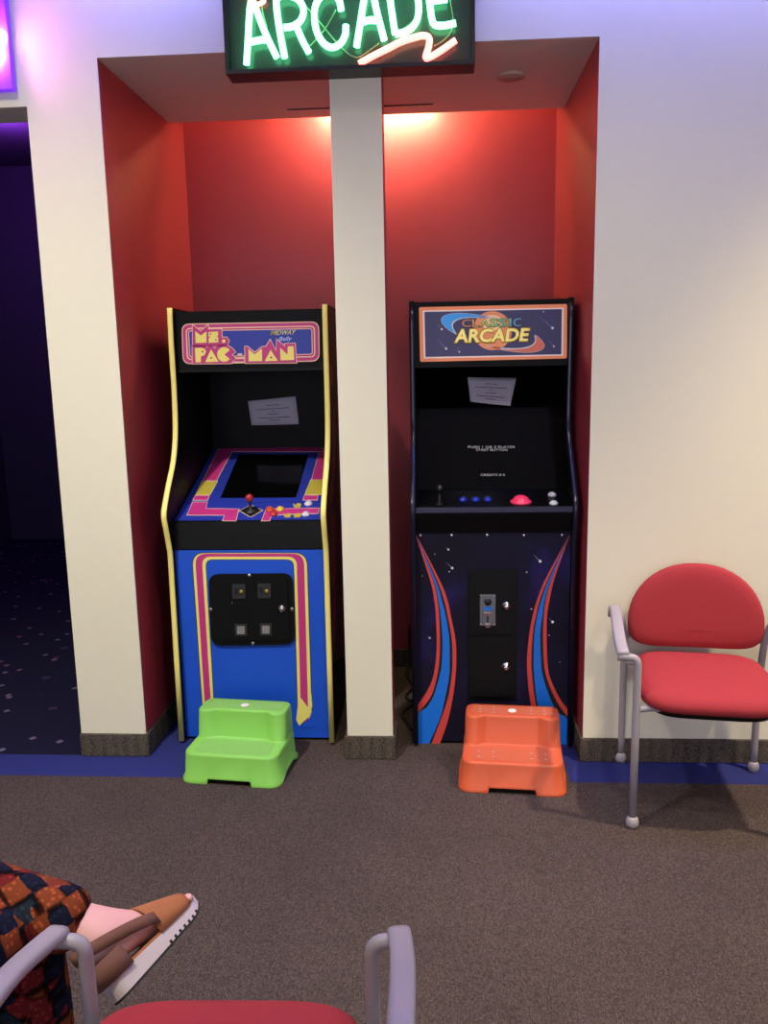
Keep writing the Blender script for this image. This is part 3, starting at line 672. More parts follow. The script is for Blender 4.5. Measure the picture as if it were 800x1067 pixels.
    for i, ch in enumerate('CLASSIC'):
        xa_, xb_ = (471, 484) if ch == 'I' else (xs[i], xs[i + 1] - 3)
        qd = (q(xa_, 84 - i * 1.0), q(xb_, 83 - i), q(xb_, 122 - i * 0.5), q(xa_, 123 - i * 0.5))
        text_decal('letter', ch, (tuple(V(qd[0]) + V((-0.5, -0.5))), tuple(V(qd[1]) + V((0.5, -0.5))), tuple(V(qd[2]) + V((0.5, 0.5))), tuple(V(qd[3]) + V((-0.5, 0.5)))), PM, 5, mat('print_dark_outline', (58, 44, 60), 0.5, var=0), mq, 0.05)
        text_decal('letter', ch, qd, PM, 6, mat('print_letter_%d' % i, cols[i], 0.45, var=0), mq, 0.015)
    text_decal('lettering_outline', 'ARCADE', (q(196, 128), q(578, 122), q(574, 196), q(196, 206)), PM, 6, mat('print_dark_gold', (150, 104, 36), 0.45, var=0), mq, 0.06, 0.12)
    text_decal('lettering_edge', 'ARCADE', (q(200, 131), q(575, 125), q(571, 193), q(200, 202)), PM, 7, PR_GOLD, mq, 0.04, 0.12)
    text_decal('lettering', 'ARCADE', (q(206, 136), q(569, 130), q(566, 188), q(206, 197)), PM, 8, mat('print_pale_gold', (255, 244, 160), 0.45, var=0), mq, 0.0, 0.12)
    for x, yy, dx, dy, r in ((142, 132, 26, 28, 1.1), (163, 227, 48, 50, 1.4), (228, 243, 16, 16, 0.9), (684, 126, 68, 60, 1.5), (691, 216, 32, 32, 1.1), (641, 46, 4, 4, 0.6)):
        u, v = q(x, yy); comet(u, v, dx / 4.706, dy / 4.706, r, PM, mq, 3)
    return root
right_machine()
# faint emission added to the right machine's marquee print to brighten it
for _n, _c in (('print_orange', (232, 136, 92)), ('print_pinkish_white', (232, 210, 205)), ('print_midnight', (46, 40, 86)), ('print_planet', (222, 140, 96)), ('print_planet_light', (240, 196, 160)),
               ('print_ring_blue', (52, 150, 224)), ('print_ring_red', (206, 104, 84)), ('print_gold', (255, 226, 92)), ('print_pale_gold', (255, 244, 160))) + tuple(('print_letter_%d' % i, (150, 160, 120)) for i in range(7)):
    _b = MATS[_n].node_tree.nodes['Principled BSDF']; _b.inputs['Emission Color'].default_value = rgba(_c); _b.inputs['Emission Strength'].default_value = 0.24

# ------------------------------------------------------------------ paper notices taped inside the machines
PAPER = mat('paper', (196, 190, 206), 0.8, var=0.03)
INK = mat('faded_ink', (70, 66, 84), 0.8, var=0)
def notice(corners, plane, bulge, label, lines):
    """a slightly curled sheet whose four pixel corners lie on the panel; printed lines too blurred to read"""
    tl, tr, br, bl = corners; N, K = 12, 6
    def pt(s, t, off=0.0):
        u = (tl[0] * (1 - s) + tr[0] * s) * (1 - t) + (bl[0] * (1 - s) + br[0] * s) * t
        v = (tl[1] * (1 - s) + tr[1] * s) * (1 - t) + (bl[1] * (1 - s) + br[1] * s) * t
        return plane.px(u, v) + plane.n * (0.002 + off + bulge(s, t))
    bm = bmesh.new(); top = [[bm.verts.new(pt(i / N, j / K, 0.0006)) for i in range(N + 1)] for j in range(K + 1)]
    bot = [[bm.verts.new(pt(i / N, j / K, 0.0)) for i in range(N + 1)] for j in range(K + 1)]
    for j in range(K):
        for i in range(N):
            bm.faces.new((top[j][i], top[j][i + 1], top[j + 1][i + 1], top[j + 1][i])); bm.faces.new((bot[j][i], bot[j + 1][i], bot[j + 1][i + 1], bot[j][i + 1]))
    for j in range(K):
        for i in (0, N): bm.faces.new((top[j][i], top[j + 1][i], bot[j + 1][i], bot[j][i]))
    for i in range(N):
        for j in (0, K): bm.faces.new((top[j][i], top[j][i + 1], bot[j][i + 1], bot[j][i]))
    o = build('paper_notice', bm, PAPER, None, True); tag(o, label, 'notice')
    for t, s0, s1 in lines:
        bm = bmesh.new(); r = 0.012; n = 10
        a = [bm.verts.new(pt(s0 + (s1 - s0) * i / n, t - r, 0.0009)) for i in range(n + 1)]; b = [bm.verts.new(pt(s0 + (s1 - s0) * i / n, t + r, 0.0009)) for i in range(n + 1)]
        for i in range(n): bm.faces.new((a[i], a[i + 1], b[i + 1], b[i]))
        build('printed_line', bm, INK, o)
    return o
LN = [(0.24, 0.36, 0.64), (0.38, 0.14, 0.84), (0.47, 0.47, 0.53), (0.58, 0.38, 0.62), (0.72, 0.16, 0.84), (0.82, 0.38, 0.62)]
notice(((258.2, 418), (308, 413), (311.5, 442), (262.2, 443)), Plane((0, 0.795, 0), (0, -1, 0)), lambda s, t: 0.006 * math.sin(math.pi * s), 'white paper notice taped inside the machine with yellow edging', LN)
_g0, _g1 = V((0, 0.345, 0.996)), V((0, 0.56, 1.495)); _gs = (_g1 - _g0).normalized()
notice(((487, 393.2), (537.6, 394.6), (531.2, 424.4), (490, 418.6)), Plane(_g0, (0, -_gs.z, _gs.y)), lambda s, t: 0.012 * (s ** 2) * (0.4 + t) , 'curled paper notice taped on the black screen right of the pillar', LN)

# ------------------------------------------------------------------ neon sign over the niche
def neon_tube(name, pxs, plane, r, material, parent, n=6, closed=False):
    return tube(name, catmull([plane.px(u, v) for u, v in pxs], n, closed), r, material, parent, 10, closed)
def neon_sign():
    x0, x1, z0, z1, yb, yf = -0.420, 0.394, 2.449, 2.92, -0.002, -0.095
    root = empty('neon_sign', ((x0 + x1) / 2, yb, z0))
    tag(root, 'black framed neon sign spelling ARCADE in green tubes with a red swoosh', 'sign')
    SB = mat('sign_black_plastic', (26, 26, 30), 0.4, var=0.05)
    back = box('back_panel', (x0 + 0.012, -0.055, z0 + 0.012), (x1 - 0.012, -0.048, z1 - 0.012), mat('sign_glow_tinted_black', (62, 70, 68), 0.2, var=0.0), root)  # black backing; the tubes' grey-green glow is worked into its colour
    for lo, hi in (((x0, yf, z0), (x1, yb, z0 + 0.012)), ((x0, yf, z1 - 0.012), (x1, yb, z1)), ((x0, yf, z0 + 0.012), (x0 + 0.012, yb, z1 - 0.012)), ((x1 - 0.012, yf, z0 + 0.012), (x1, yb, z1 - 0.012))):
        box('frame_rail', lo, hi, SB, root)
    GREEN = mat('green_neon', (200, 255, 225), 0.3, var=0, emit=(0.62, 4.2, 1.7), estr=1.4)
    REDN = mat('red_neon', (255, 210, 205), 0.3, var=0, emit=(4.0, 0.62, 0.5), estr=1.2)
    P = Plane((0, -0.082, 0), (0, -1, 0)); r = 0.0105
    letters = {
        'A': [[(256.8, 67.4), (258.5, 40), (260.2, 10), (262.5, 1), (266, 8), (277, 36), (288.4, 60)], [(258.6, 44.5), (270, 42), (280.5, 41)]],
        'R': [[(296.6, 60.4), (291, 30), (288, 6), (289, -2), (298, -5), (310, -1), (316, 9), (314, 20), (306, 27), (295.6, 29)], [(309, 28), (315, 42), (322, 55)]],
        'C': [[(355.5, 11), (353, 0), (345, -7), (336, -5), (329, 5), (327.5, 18), (330, 33), (337, 45), (346, 49.5), (355, 45), (359.6, 36), (360.4, 26)]],
        'A.': [[(371.4, 49), (375, 26), (380, -4), (384, -14), (388, -8), (393, 14), (400.3, 42)], [(376.6, 23.4), (385, 21), (393.5, 21.6)]],
        'D': [[(411.6, 35.5), (409, 18), (406, -4), (405, -18), (418, -21), (430, -15), (435.6, 0), (435.4, 17), (430, 28), (421, 33.5), (411.6, 35.5)]],
        'E': [[(474.6, 24), (463, 26.6), (453.5, 26), (450, 20), (447.5, 2), (445.6, -16), (446.5, -23), (456, -25), (468, -26)], [(449, 1.4), (458, 0), (466, -1)]],
    }
    for k, strokes in letters.items():
        a = neon_tube('letter_tube', strokes[0], P, r, GREEN, root)
        for s in strokes[1:]: neon_tube('letter_stroke', s, P, r, GREEN, a)
    neon_tube('swoosh_tube', [(374, 66.5), (388, 58.6), (403.8, 50.8), (418, 43.6), (431, 39.4), (441, 37.2), (447, 40), (446.4, 49), (443.4, 60), (450, 58.4), (462, 51), (474.6, 42)], P, r, REDN, root)
    neon_tube('swoosh_tube', [(256, -2), (262, -7), (270, -5), (275, 1), (268, 5)], Plane((0, -0.07, 0), (0, -1, 0)), 0.007, REDN, root)
    WIRE = mat('clear_glass_tube', (150, 160, 120), 0.3, var=0.1)
    PW = Plane((0, -0.066, 0), (0, -1, 0))
    for pts in ([(350, 10), (338, 31), (323, 48)], [(313, 0), (334, 24), (347, 40), (360, 54), (371, 60), (380, 56), (395, 45)], [(273, 2), (274, 14), (278, 28)], [(440, 12), (428, 24), (418, 32)], [(469, 0), (472, 20), (470, 33), (462, 42), (452, 48)]):
        neon_tube('glass_lead', pts, PW, 0.0022, WIRE, root, 4)
    for u, v in ((257.5, 52), (285, 54), (294, 46), (319, 47), (331, 34), (372.5, 42), (398, 35), (410.6, 28), (450.4, 18), (395, 55), (444, 48), (468, 46)):
        a = P.px(u, v); tube('tube_support', [a + V((0, 0.006, 0)), V((a.x, -0.056, a.z - 0.004))], 0.003, mat('support_clip', (90, 96, 92), 0.5, var=0), root, 6)
    return root
neon_sign()

# purple sign at the left edge and blue neon tube along the top of the wall
def purple_sign():
    x0, x1, z0, z1 = -2.15, -1.172, 2.448, 3.0
    root = empty('purple_sign', ((x0 + x1) / 2, -0.004, z0)); tag(root, 'glowing purple sign above the dark doorway, cut by the frame', 'sign')
    box('sign_panel', (x0, -0.03, z0), (x1, -0.004, z1), mat('purple_acrylic', (92, 40, 190), 0.4, var=0.05, emit=(0.16, 0.02, 0.66), estr=1.0), root, 0.004)
    P = Plane((0, -0.04, 0), (0, -1, 0))
    wn = mat('white_violet_neon', (255, 240, 255), 0.3, var=0, emit=(2.7, 0.9, 2.6), estr=75)
    tube('star_tube', [V((-1.182, -0.045, 2.62)), V((-1.215, -0.045, 2.60)), V((-1.205, -0.045, 2.56)), V((-1.24, -0.045, 2.52)), V((-1.30, -0.045, 2.56)), V((-1.36, -0.045, 2.52)), V((-1.36, -0.045, 2.60)), V((-1.41, -0.045, 2.64)), V((-1.33, -0.045, 2.67)), V((-1.29, -0.045, 2.74)), V((-1.25, -0.045, 2.66))], 0.008, wn, root, 8, True)
    return root
purple_sign()
bn = tube('blue_neon_tube', catmull([(-1.0, -0.10, 2.98), (0.2, -0.10, 2.98), (1.2, -0.10, 2.98), (2.6, -0.10, 2.98)], 4), 0.012, mat('blue_neon', (200, 200, 255), 0.3, var=0, emit=(0.20, 0.22, 1.0), estr=125), None, 8)
tag(bn, 'blue neon tube running along the wall above the niche', 'neon tube')

# niche cove lamp hidden behind the niche ceiling, disc and slot in that ceiling
lampo = tube('cove_lamp', [(-0.26, 0.84, 2.665), (0.26, 0.84, 2.665)], 0.014, mat('warm_cove_tube', (255, 230, 180), 0.3, var=0, emit=(1.0, 0.84, 0.52), estr=72), None, 10)
tag(lampo, 'warm lamp tube hidden in the cove above the red back wall', 'lamp')
lampo = tube('cove_lamp', [(-0.24, 0.945, 2.638), (0.26, 0.945, 2.638)], 0.014, mat('added_glow_tube', (255, 235, 190), 0.3, var=0, emit=(1.0, 0.92, 0.40), estr=150), None, 10)  # second tube, added to brighten the top of the back wall
tag(lampo, 'added warm glow tube close against the red back wall in the cove', 'lamp')
disc = lathe('ceiling_disc', [(0.052, 0.0), (0.052, -0.006), (0.046, -0.010), (0, -0.011)], (0.546, 0.347, NZ), (0, 0, 1), mat('disc_paint', (196, 176, 160), 0.6), None, 24)
tag(disc, 'round cover plate on the niche ceiling', 'cover plate')
vent = empty('slot_vent', (-0.045, 0.655, NZ)); tag(vent, 'narrow dark slot vent in the niche ceiling', 'vent')
box('slot', (-0.345, 0.648, NZ - 0.002), (0.258, 0.662, NZ), mat('slot_dark', (60, 40, 34), 0.7), vent)
box('rim', (-0.350, 0.662, NZ - 0.004), (0.263, 0.667, NZ), CEILM, vent)
for _x, _y, _p, _c, _b, _a in DOWNLIGHTS:
    dl = empty('downlight', (_x, _y, ROOM_CEIL)); tag(dl, 'round recessed downlight in the lobby ceiling', 'downlight', 'lobby downlights')
    lathe('trim_ring', [(0.085, 0), (0.10, 0), (0.10, -0.006), (0.085, -0.010)], (_x, _y, ROOM_CEIL), (0, 0, 1), mat('white_trim', (230, 228, 224), 0.5), dl, 20)
    lathe('lamp_lens', [(0.084, 0.0), (0.084, -0.004), (0, -0.005)], (_x, _y, ROOM_CEIL), (0, 0, 1), mat('lit_lens', (255, 240, 220), 0.5, var=0, emit=WARM, estr=3), dl, 20)

# ------------------------------------------------------------------ step stools
def step_stool(loc, rz, color, label, dots):
    W, DF, DB, ZL, ZT, RIS = 0.187, -0.135, 0.145, 0.112, 0.222, 0.005
    nm = 'stool_plastic_%d_%d_%d' % color
    M = mat(nm, color, 0.42, var=0.02, spec=0.4)
    root = empty('step_stool', loc, rz); tag(root, label, 'step stool', 'two-step plastic stools')
    def outline(w, yf, yb, r, recess=0.0, wing=0.05):
        """closed outline, same number of points each time: front (with optional recessed middle), right, back, left"""
        pts = []
        xs = [-(w - r), -(2 * w - r - wing) / 2, -w + wing + 0.0, -w + wing + 0.022, -0.085, -0.080, 0.0, 0.080, 0.085, w - wing - 0.022, w - wing, (2 * w - r - wing) / 2, (w - r)]
        for x in xs:
            k = max(0.0, min(1.0, (abs(x) - (w - wing - 0.022)) / 0.022)); k = k * k * (3 - 2 * k)
            pts.append((x, yf + recess * (1 - k)))
        def arc(cx_, cy_, a0):
            for i in range(1, 6): a = math.radians(a0 + 90 * i / 6); pts.append((cx_ + r * math.cos(a), cy_ + r * math.sin(a)))
        arc(w - r, yf + r, -90)
        for f in (0.0, 0.3, 0.33, 0.67, 0.7, 1.0): pts.append((w, yf + r + (yb - yf - 2 * r) * f))
        arc(w - r, yb - r, 0)
        for x in reversed(xs): pts.append((x, yb))
        arc(-(w - r), yb - r, 90)
        for f in (1.0, 0.7, 0.67, 0.33, 0.3, 0.0): pts.append((-w, yf + r + (yb - yf - 2 * r) * f))
        arc(-(w - r), yf + r, 180)
        return pts
    bm = bmesh.new(); rings = []
    def ring(pts, z):
        rr = [bm.verts.new((x, y, z(x, y) if callable(z) else z)) for x, y in pts]; rings.append(rr); return rr
    def foot(x, y):   # arches cut into the bottom edge
        fr = 1.0 if (abs(x) < 0.082 and (y < DF + 0.02 or y > DB - 0.02)) else 0.0
        sd = 1.0 if (abs(x) > W - 0.02 and -0.05 < y < 0.06) else 0.0
        return 0.021 * max(fr, sd)
    e = 0.009
    ring(outline(W - 0.004, DF + 0.004, DB - 0.004, 0.04), lambda x, y: foot(x, y))
    ring(outline(W + 0.004, DF - 0.004, DB + 0.004, 0.045), lambda x, y: foot(x, y) + 0.001)
    ring(outline(W + 0.004, DF - 0.004, DB + 0.004, 0.045), lambda x, y: max(0.012, foot(x, y) + 0.010))
    ring(outline(W - 0.003, DF + 0.002, DB - 0.002, 0.042), lambda x, y: max(0.017, foot(x, y) + 0.014))
    ring(outline(W - 0.008, DF + 0.006, DB - 0.005, 0.042), ZL - 0.010)
    ring(outline(W - 0.0095, DF + 0.0085, DB - 0.0055, 0.041), ZL - 0.003)
    ring(outline(W - 0.0125, DF + 0.014, DB - 0.006, 0.038), ZL)
    # tread: straight back to the riser
    u0 = outline(W - 0.0127, RIS - 0.012, DB - 0.0062, 0.030, 0.020, 0.048); ring(u0, ZL + 0.0005)
    ring(outline(W - 0.0130, RIS - 0.006, DB - 0.0066, 0.030, 0.020, 0.048), ZL + 0.006)
    ring(outline(W - 0.0155, RIS + 0.004, DB - 0.012, 0.030, 0.016, 0.048), ZT - 0.009)
    ring(outline(W - 0.018, RIS + 0.0065, DB - 0.0145, 0.029, 0.0155, 0.048), ZT - 0.003)
    last = ring(outline(W - 0.0225, RIS + 0.011, DB - 0.019, 0.026, 0.015, 0.048), ZT)
    for r0, r1 in zip(rings, rings[1:]):
        k = len(r0)
        for j in range(k): bm.faces.new((r0[j], r0[(j + 1) % k], r1[(j + 1) % k], r1[j]))
    bm.faces.new(last)
    Lm = Matrix.Identity(4)
    body = build('body', bm, M, root, True, Lm)
    md = body.modifiers.new('edge', 'EDGE_SPLIT'); md.split_angle = math.radians(60)
    # grip pads with a duller surface, dots and the round label
    grip = mat(nm + '_grip', tuple(int(c * 0.86 + 18) for c in color), 0.8, var=0.16, vscale=90, bump=0.5, bscale=160)
    for y0, y1, z, w_ in ((RIS + 0.036, DB - 0.032, ZT, W - 0.038), (DF + 0.026, RIS - 0.004, ZL, W - 0.045)):
        bm = bmesh.new(); P = []
        for cx_, cy_, a0 in ((w_ - 0.015, y0 + 0.015, -90), (w_ - 0.015, y1 - 0.015, 0), (-w_ + 0.015, y1 - 0.015, 90), (-w_ + 0.015, y0 + 0.015, 180)):
            for k in range(5): a = math.radians(a0 + k * 22.5); P.append(V((cx_ + 0.015 * math.cos(a), cy_ + 0.015 * math.sin(a), z - 0.0002)))
        add_slab(bm, P, V((0, 0, 1)), 0.001); build('grip_pad', bm, grip, root, False, Lm)
    DOT = mat(nm + '_dot', tuple(int(c * 0.45 + 96) for c in color), 0.5, var=0)
    bm = bmesh.new(); add_lathe(bm, [(0.0052, 0), (0.0052, 0.0012), (0.003, 0.0020), (0, 0.0022)], (0, 0, 0), (0, 0, 1), 8)
    bmesh.ops.recalc_face_normals(bm, faces=bm.faces[:]); dme = bpy.data.meshes.new('grip_dot'); bm.to_mesh(dme); bm.free(); dme.materials.append(DOT)
    for x in (-0.118, -0.068, 0.068, 0.118):
        for y, z in ((0.052, ZT), (0.078, ZT), (0.104, ZT), (-0.085, ZL), (-0.045, ZL)):
            if not dots and not (y == 0.052 and x != -0.068): continue
            d = bpy.data.objects.new('grip_dot', dme); COL.objects.link(d); d.parent = root; d.location = (x, y, z + 0.0008)
    bm = bmesh.new(); add_lathe(bm, [(0.0155, 0), (0.0155, 0.0016), (0, 0.0018)], (0, 0, 0), (0, 0, 1), 20)
    lb = build('round_label', bm, mat('white_label', (236, 226, 226), 0.5, var=0.02), root, False, Lm)
    lb.location = (0.0, 0.072, ZT + 0.0009)
    return root
step_stool((-0.488, -0.092, 0), math.radians(-6), (128, 194, 84), 'lime green two-step plastic stool in front of the machine with yellow edging', False)
step_stool((0.528, -0.128, 0), math.radians(-4.6), (196, 86, 50), 'orange two-step plastic stool in front of the CLASSIC ARCADE machine', True)

# ------------------------------------------------------------------ waiting-room chairs
def make_chair():
    FR = mat('grey_lilac_powder_coat', (156, 149, 156), 0.42, var=0.03, bump=0.1, bscale=900)
    UP = mat('red_vinyl', (158, 51, 57), 0.85, var=0.03, bump=0.25, bscale=700, spec=0.2)
    root = empty('waiting_chair')
    I = Matrix.Identity(4); HX, FYc, RYc = 0.236, -0.232, 0.228
    ob = lambda n, bm, m_, sm=True, par=root: build(n, bm, m_, par, sm, I)
    for s in (-1, 1):
        bm = bmesh.new()
        path = [(s * HX, FYc, 0.028), (s * HX, FYc, 0.3), (s * HX, FYc + 0.004, 0.555)] + [(s * (HX + 0.022 * (1 - math.cos(a))), FYc + 0.004, 0.555 + 0.022 * math.sin(a)) for a in [math.pi / 2 * i / 5 for i in range(1, 6)]] + [(s * (HX + 0.062), FYc + 0.004, 0.577)]
        add_sweep(bm, path, circ(0.0125, 12)); lg = ob('leg', bm, FR)
        bm = bmesh.new(); add_lathe(bm, [(0.0, 0.0), (0.016, 0.0), (0.0205, 0.010), (0.021, 0.020), (0.018, 0.032), (0.0130, 0.038)], (s * HX, FYc, 0), (0, 0, 1), 14); ob('foot', bm, FR, True, lg)
        bm = bmesh.new()
        path = catmull([(s * HX, RYc, 0.028), (s * HX, RYc - 0.006, 0.30), (s * (HX + 0.004), RYc - 0.03, 0.50), (s * (HX + 0.02), RYc - 0.05, 0.578), (s * (HX + 0.044), RYc - 0.06, 0.600)], 5)
        add_sweep(bm, path, circ(0.0125, 12)); lg = ob('leg', bm, FR)
        bm = bmesh.new(); add_lathe(bm, [(0.0, 0.0), (0.016, 0.0), (0.0205, 0.010), (0.021, 0.020), (0.018, 0.032), (0.0130, 0.038)], (s * HX, RYc, 0), (0, 0, 1), 14); ob('foot', bm, FR, True, lg)
        # arm: a flat oval bar that bows up and outwards
        path = catmull([(s * (HX + 0.045), FYc - 0.004, 0.588), (s * (HX + 0.050), -0.17, 0.606), (s * (HX + 0.052), -0.08, 0.630), (s * (HX + 0.050), 0.02, 0.643), (s * (HX + 0.048), 0.10, 0.638), (s * (HX + 0.047), 0.155, 0.618), (s * (HX + 0.047), 0.178, 0.590)], 5)
        bm = bmesh.new(); pr = [(0.011 * (abs(math.sin(a)) ** 0.7) * (1 if math.sin(a) > 0 else -1), 0.0195 * (abs(math.cos(a)) ** 0.6) * (1 if math.cos(a) > 0 else -1)) for a in [2 * math.pi * i / 14 for i in range(14)]]
        add_sweep(bm, path, pr, up=(0, 0.35, 1)); ob('arm', bm, FR)
    for y, z in ((FYc + 0.02, 0.405), (RYc - 0.03, 0.405)):
        bm = bmesh.new(); add_sweep(bm, [(-HX, y - 0.018 if y < 0 else y + 0.014, z), (-HX + 0.05, y, z), (HX - 0.05, y, z), (HX, y - 0.018 if y < 0 else y + 0.014, z)], circ(0.0105, 10)); ob('seat_rail', bm, FR)
    # seat cushion
    def superell(w, y0, y1, k, n=48, crown=0.0):
        out = []
        for i in range(n):
            a = 2 * math.pi * i / n; c, s_ = math.cos(a), math.sin(a)
            x = w * (abs(c) ** k) * (1 if c > 0 else -1); y = (y0 + y1) / 2 + (y1 - y0) / 2 * (abs(s_) ** k) * (1 if s_ > 0 else -1)
            tp = 1.0 - 0.10 * max(0, (y - y0) / (y1 - y0) - 0.3)
            out.append((x * tp, y))
        return out
    bm = bmesh.new(); rings = []
    for ins, z in ((0.030, 0.416), (0.008, 0.420), (0.0, 0.434), (0.003, 0.450), (0.014, 0.462), (0.040, 0.470), (0.10, 0.474), (0.16, 0.475)):
        rings.append([bm.verts.new((x, y, z - 0.014 * max(0, (-0.14 - y) / 0.12) ** 2)) for x, y in superell(0.228 - ins, -0.262 + ins, 0.195 - ins, 0.42)])
    for r0, r1 in zip(rings, rings[1:]):
        for j in range(len(r0)): bm.faces.new((r0[j], r0[(j + 1) % len(r0)], r1[(j + 1) % len(r1)], r1[j]))
    bm.faces.new(rings[0]); bm.faces.new(rings[-1]); ob('seat', bm, UP)
    bm = bmesh.new(); a = [bm.verts.new((x, y, 0.386)) for x, y in superell(0.185, -0.235, 0.16, 0.4)]; b = [bm.verts.new((x, y, 0.417)) for x, y in superell(0.20, -0.252, 0.175, 0.4)]
    for j in range(len(a)): bm.faces.new((a[j], a[(j + 1) % len(a)], b[(j + 1) % len(b)], b[j]))
    bm.faces.new(a); bm.faces.new(b); ob('seat_pan', bm, BLACKM, False)
    # backrest: half-oval pad, lower edge nearly straight
    def half(w, zt, zb, n=48):
        out = []
        for i in range(n):
            a = 2 * math.pi * i / n; c, s_ = math.cos(a), math.sin(a)
            if s_ >= 0: x, z = w * (abs(c) ** 0.92) * (1 if c > 0 else -1), 0.575 + (zt - 0.575) * s_
            else: x, z = w * (abs(c) ** 0.32) * (1 if c > 0 else -1) * (1 - 0.02 * abs(s_)), 0.575 - (0.575 - zb) * (abs(s_) ** 0.62)
            out.append((x, z))
        return out
    def by(x, z): return 0.185 + 0.12 * (z - 0.5) + 0.55 * 0.0 - 0.35 * (x * x)
    bm = bmesh.new(); rings = []
    for ins, off in ((0.03, 0.016), (0.006, 0.012), (0.0, 0.0), (0.004, -0.012), (0.016, -0.020), (0.05, -0.026), (0.11, -0.029)):
        f = 1 - ins / 0.225
        rings.append([bm.verts.new((x, by(x, z) + off, z)) for x, z in [(q[0] * f, 0.62 + (q[1] - 0.62) * f) for q in half(0.232, 0.782, 0.482)]])
    for r0, r1 in zip(rings, rings[1:]):
        for j in range(len(r0)): bm.faces.new((r0[j], r0[(j + 1) % len(r0)], r1[(j + 1) % len(r1)], r1[j]))
    bm.faces.new(rings[0]); bm.faces.new(rings[-1]); ob('backrest', bm, UP)
    for s in (-1, 1):
        bm = bmesh.new(); add_sweep(bm, catmull([(s * HX, RYc - 0.028, 0.50), (s * 0.20, 0.212, 0.535), (s * 0.13, 0.215, 0.56)], 4), circ(0.009, 8)); ob('back_bracket', bm, FR)
    return root
chair = make_chair()
chair.location = (1.152, -0.262, 0); chair.rotation_euler = (0, 0, math.radians(-7.5))
tag(chair, 'red waiting chair with grey arms standing against the cream wall', 'chair', 'red waiting chairs')
c2 = copy_tree(chair); c2.location = (-0.080, -2.030, 0); c2.rotation_euler = (0, 0, math.radians(182)); c2['label'] = 'red waiting chair seen from behind at the bottom of the picture'
c3 = copy_tree(chair); c3.location = (-0.775, -2.05, 0); c3.rotation_euler = (0, 0, math.radians(181)); c3['label'] = 'red waiting chair under the seated person'

# ------------------------------------------------------------------ seated person, ankle crossed over the knee
def skin_mesh(name, verts, edges, radii, material, parent, sub=2, root_i=0):
    me = bpy.data.meshes.new(name); me.from_pydata([tuple(v) for v in verts], edges, [])
    o = bpy.data.objects.new(name, me); COL.objects.link(o)
    sk = o.modifiers.new('skin', 'SKIN'); sk.use_smooth_shade = True
    for i, r in enumerate(radii):
        d = me.skin_vertices[0].data[i]; r = r if isinstance(r, tuple) else (r, r); d.radius = r; d.use_root = (i == root_i)
    sb = o.modifiers.new('sub', 'SUBSURF'); sb.levels = sub; sb.render_levels = sub
    dg = bpy.context.evaluated_depsgraph_get(); dg.update()
    nm = bpy.data.meshes.new_from_object(o.evaluated_get(dg)); bpy.data.objects.remove(o); bpy.data.meshes.remove(me)
    for p in nm.polygons: p.use_smooth = True
    nm.name = name; nm.transform(world_of(parent).inverted())
    return mesh_obj(name, nm, material, parent)
def patch_mat():
    M = bpy.data.materials.new('patchwork_print'); M.use_nodes = True; nt = M.node_tree; b = nt.nodes['Principled BSDF']; b.inputs['Roughness'].default_value = 0.9; b.inputs['Specular IOR Level'].default_value = 0.1
    tc = nt.nodes.new('ShaderNodeTexCoord'); mp = nt.nodes.new('ShaderNodeMapping'); mp.inputs['Rotation'].default_value = (0.3, 0.5, 0.7)
    nt.links.new(tc.outputs['Object'], mp.inputs['Vector'])
    vo = nt.nodes.new('ShaderNodeTexVoronoi'); vo.distance = 'CHEBYCHEV'; vo.inputs['Scale'].default_value = 25; vo.inputs['Randomness'].default_value = 0.4
    nt.links.new(mp.outputs['Vector'], vo.inputs['Vector'])
    sp = nt.nodes.new('ShaderNodeSeparateColor'); nt.links.new(vo.outputs['Color'], sp.inputs['Color'])
    rp = nt.nodes.new('ShaderNodeValToRGB'); rp.color_ramp.interpolation = 'CONSTANT'; e = rp.color_ramp.elements
    e[0].color = rgba((30, 34, 58)); e[1].position = 0.30; e[1].color = rgba((160, 80, 46))
    for pos, c in ((0.58, (140, 44, 46)), (0.78, (44, 58, 70)), (0.9, (150, 70, 50))): k = e.new(pos); k.color = rgba(c)
    nt.links.new(sp.outputs['Red'], rp.inputs['Fac'])
    v2 = nt.nodes.new('ShaderNodeTexVoronoi'); v2.inputs['Scale'].default_value = 95; v2.distance = 'MANHATTAN'; nt.links.new(mp.outputs['Vector'], v2.inputs['Vector'])
    r2 = nt.nodes.new('ShaderNodeValToRGB'); r2.color_ramp.elements[0].position = 0.30; r2.color_ramp.elements[1].position = 0.62
    r2.color_ramp.elements[0].color = (1, 1, 1, 1); r2.color_ramp.elements[1].color = (0.35, 0.32, 0.33, 1); nt.links.new(v2.outputs['Distance'], r2.inputs['Fac'])
    r3 = nt.nodes.new('ShaderNodeValToRGB'); r3.color_ramp.elements[0].position = 0.40; r3.color_ramp.elements[1].position = 0.52
    r3.color_ramp.elements[0].color = (1, 1, 1, 1); r3.color_ramp.elements[1].color = (0.10, 0.09, 0.12, 1); nt.links.new(vo.outputs['Distance'], r3.inputs['Fac'])
    mx = nt.nodes.new('ShaderNodeMix'); mx.data_type = 'RGBA'; mx.blend_type = 'MULTIPLY'; mx.inputs['Factor'].default_value = 0.8
    nt.links.new(rp.outputs['Color'], mx.inputs['A']); nt.links.new(r2.outputs['Color'], mx.inputs['B'])
    m2 = nt.nodes.new('ShaderNodeMix'); m2.data_type = 'RGBA'; m2.blend_type = 'MULTIPLY'; m2.inputs['Factor'].default_value = 1
    nt.links.new(mx.outputs['Result'], m2.inputs['A']); nt.links.new(r3.outputs['Color'], m2.inputs['B'])
    nt.links.new(m2.outputs['Result'], b.inputs['Base Color'])
    return M
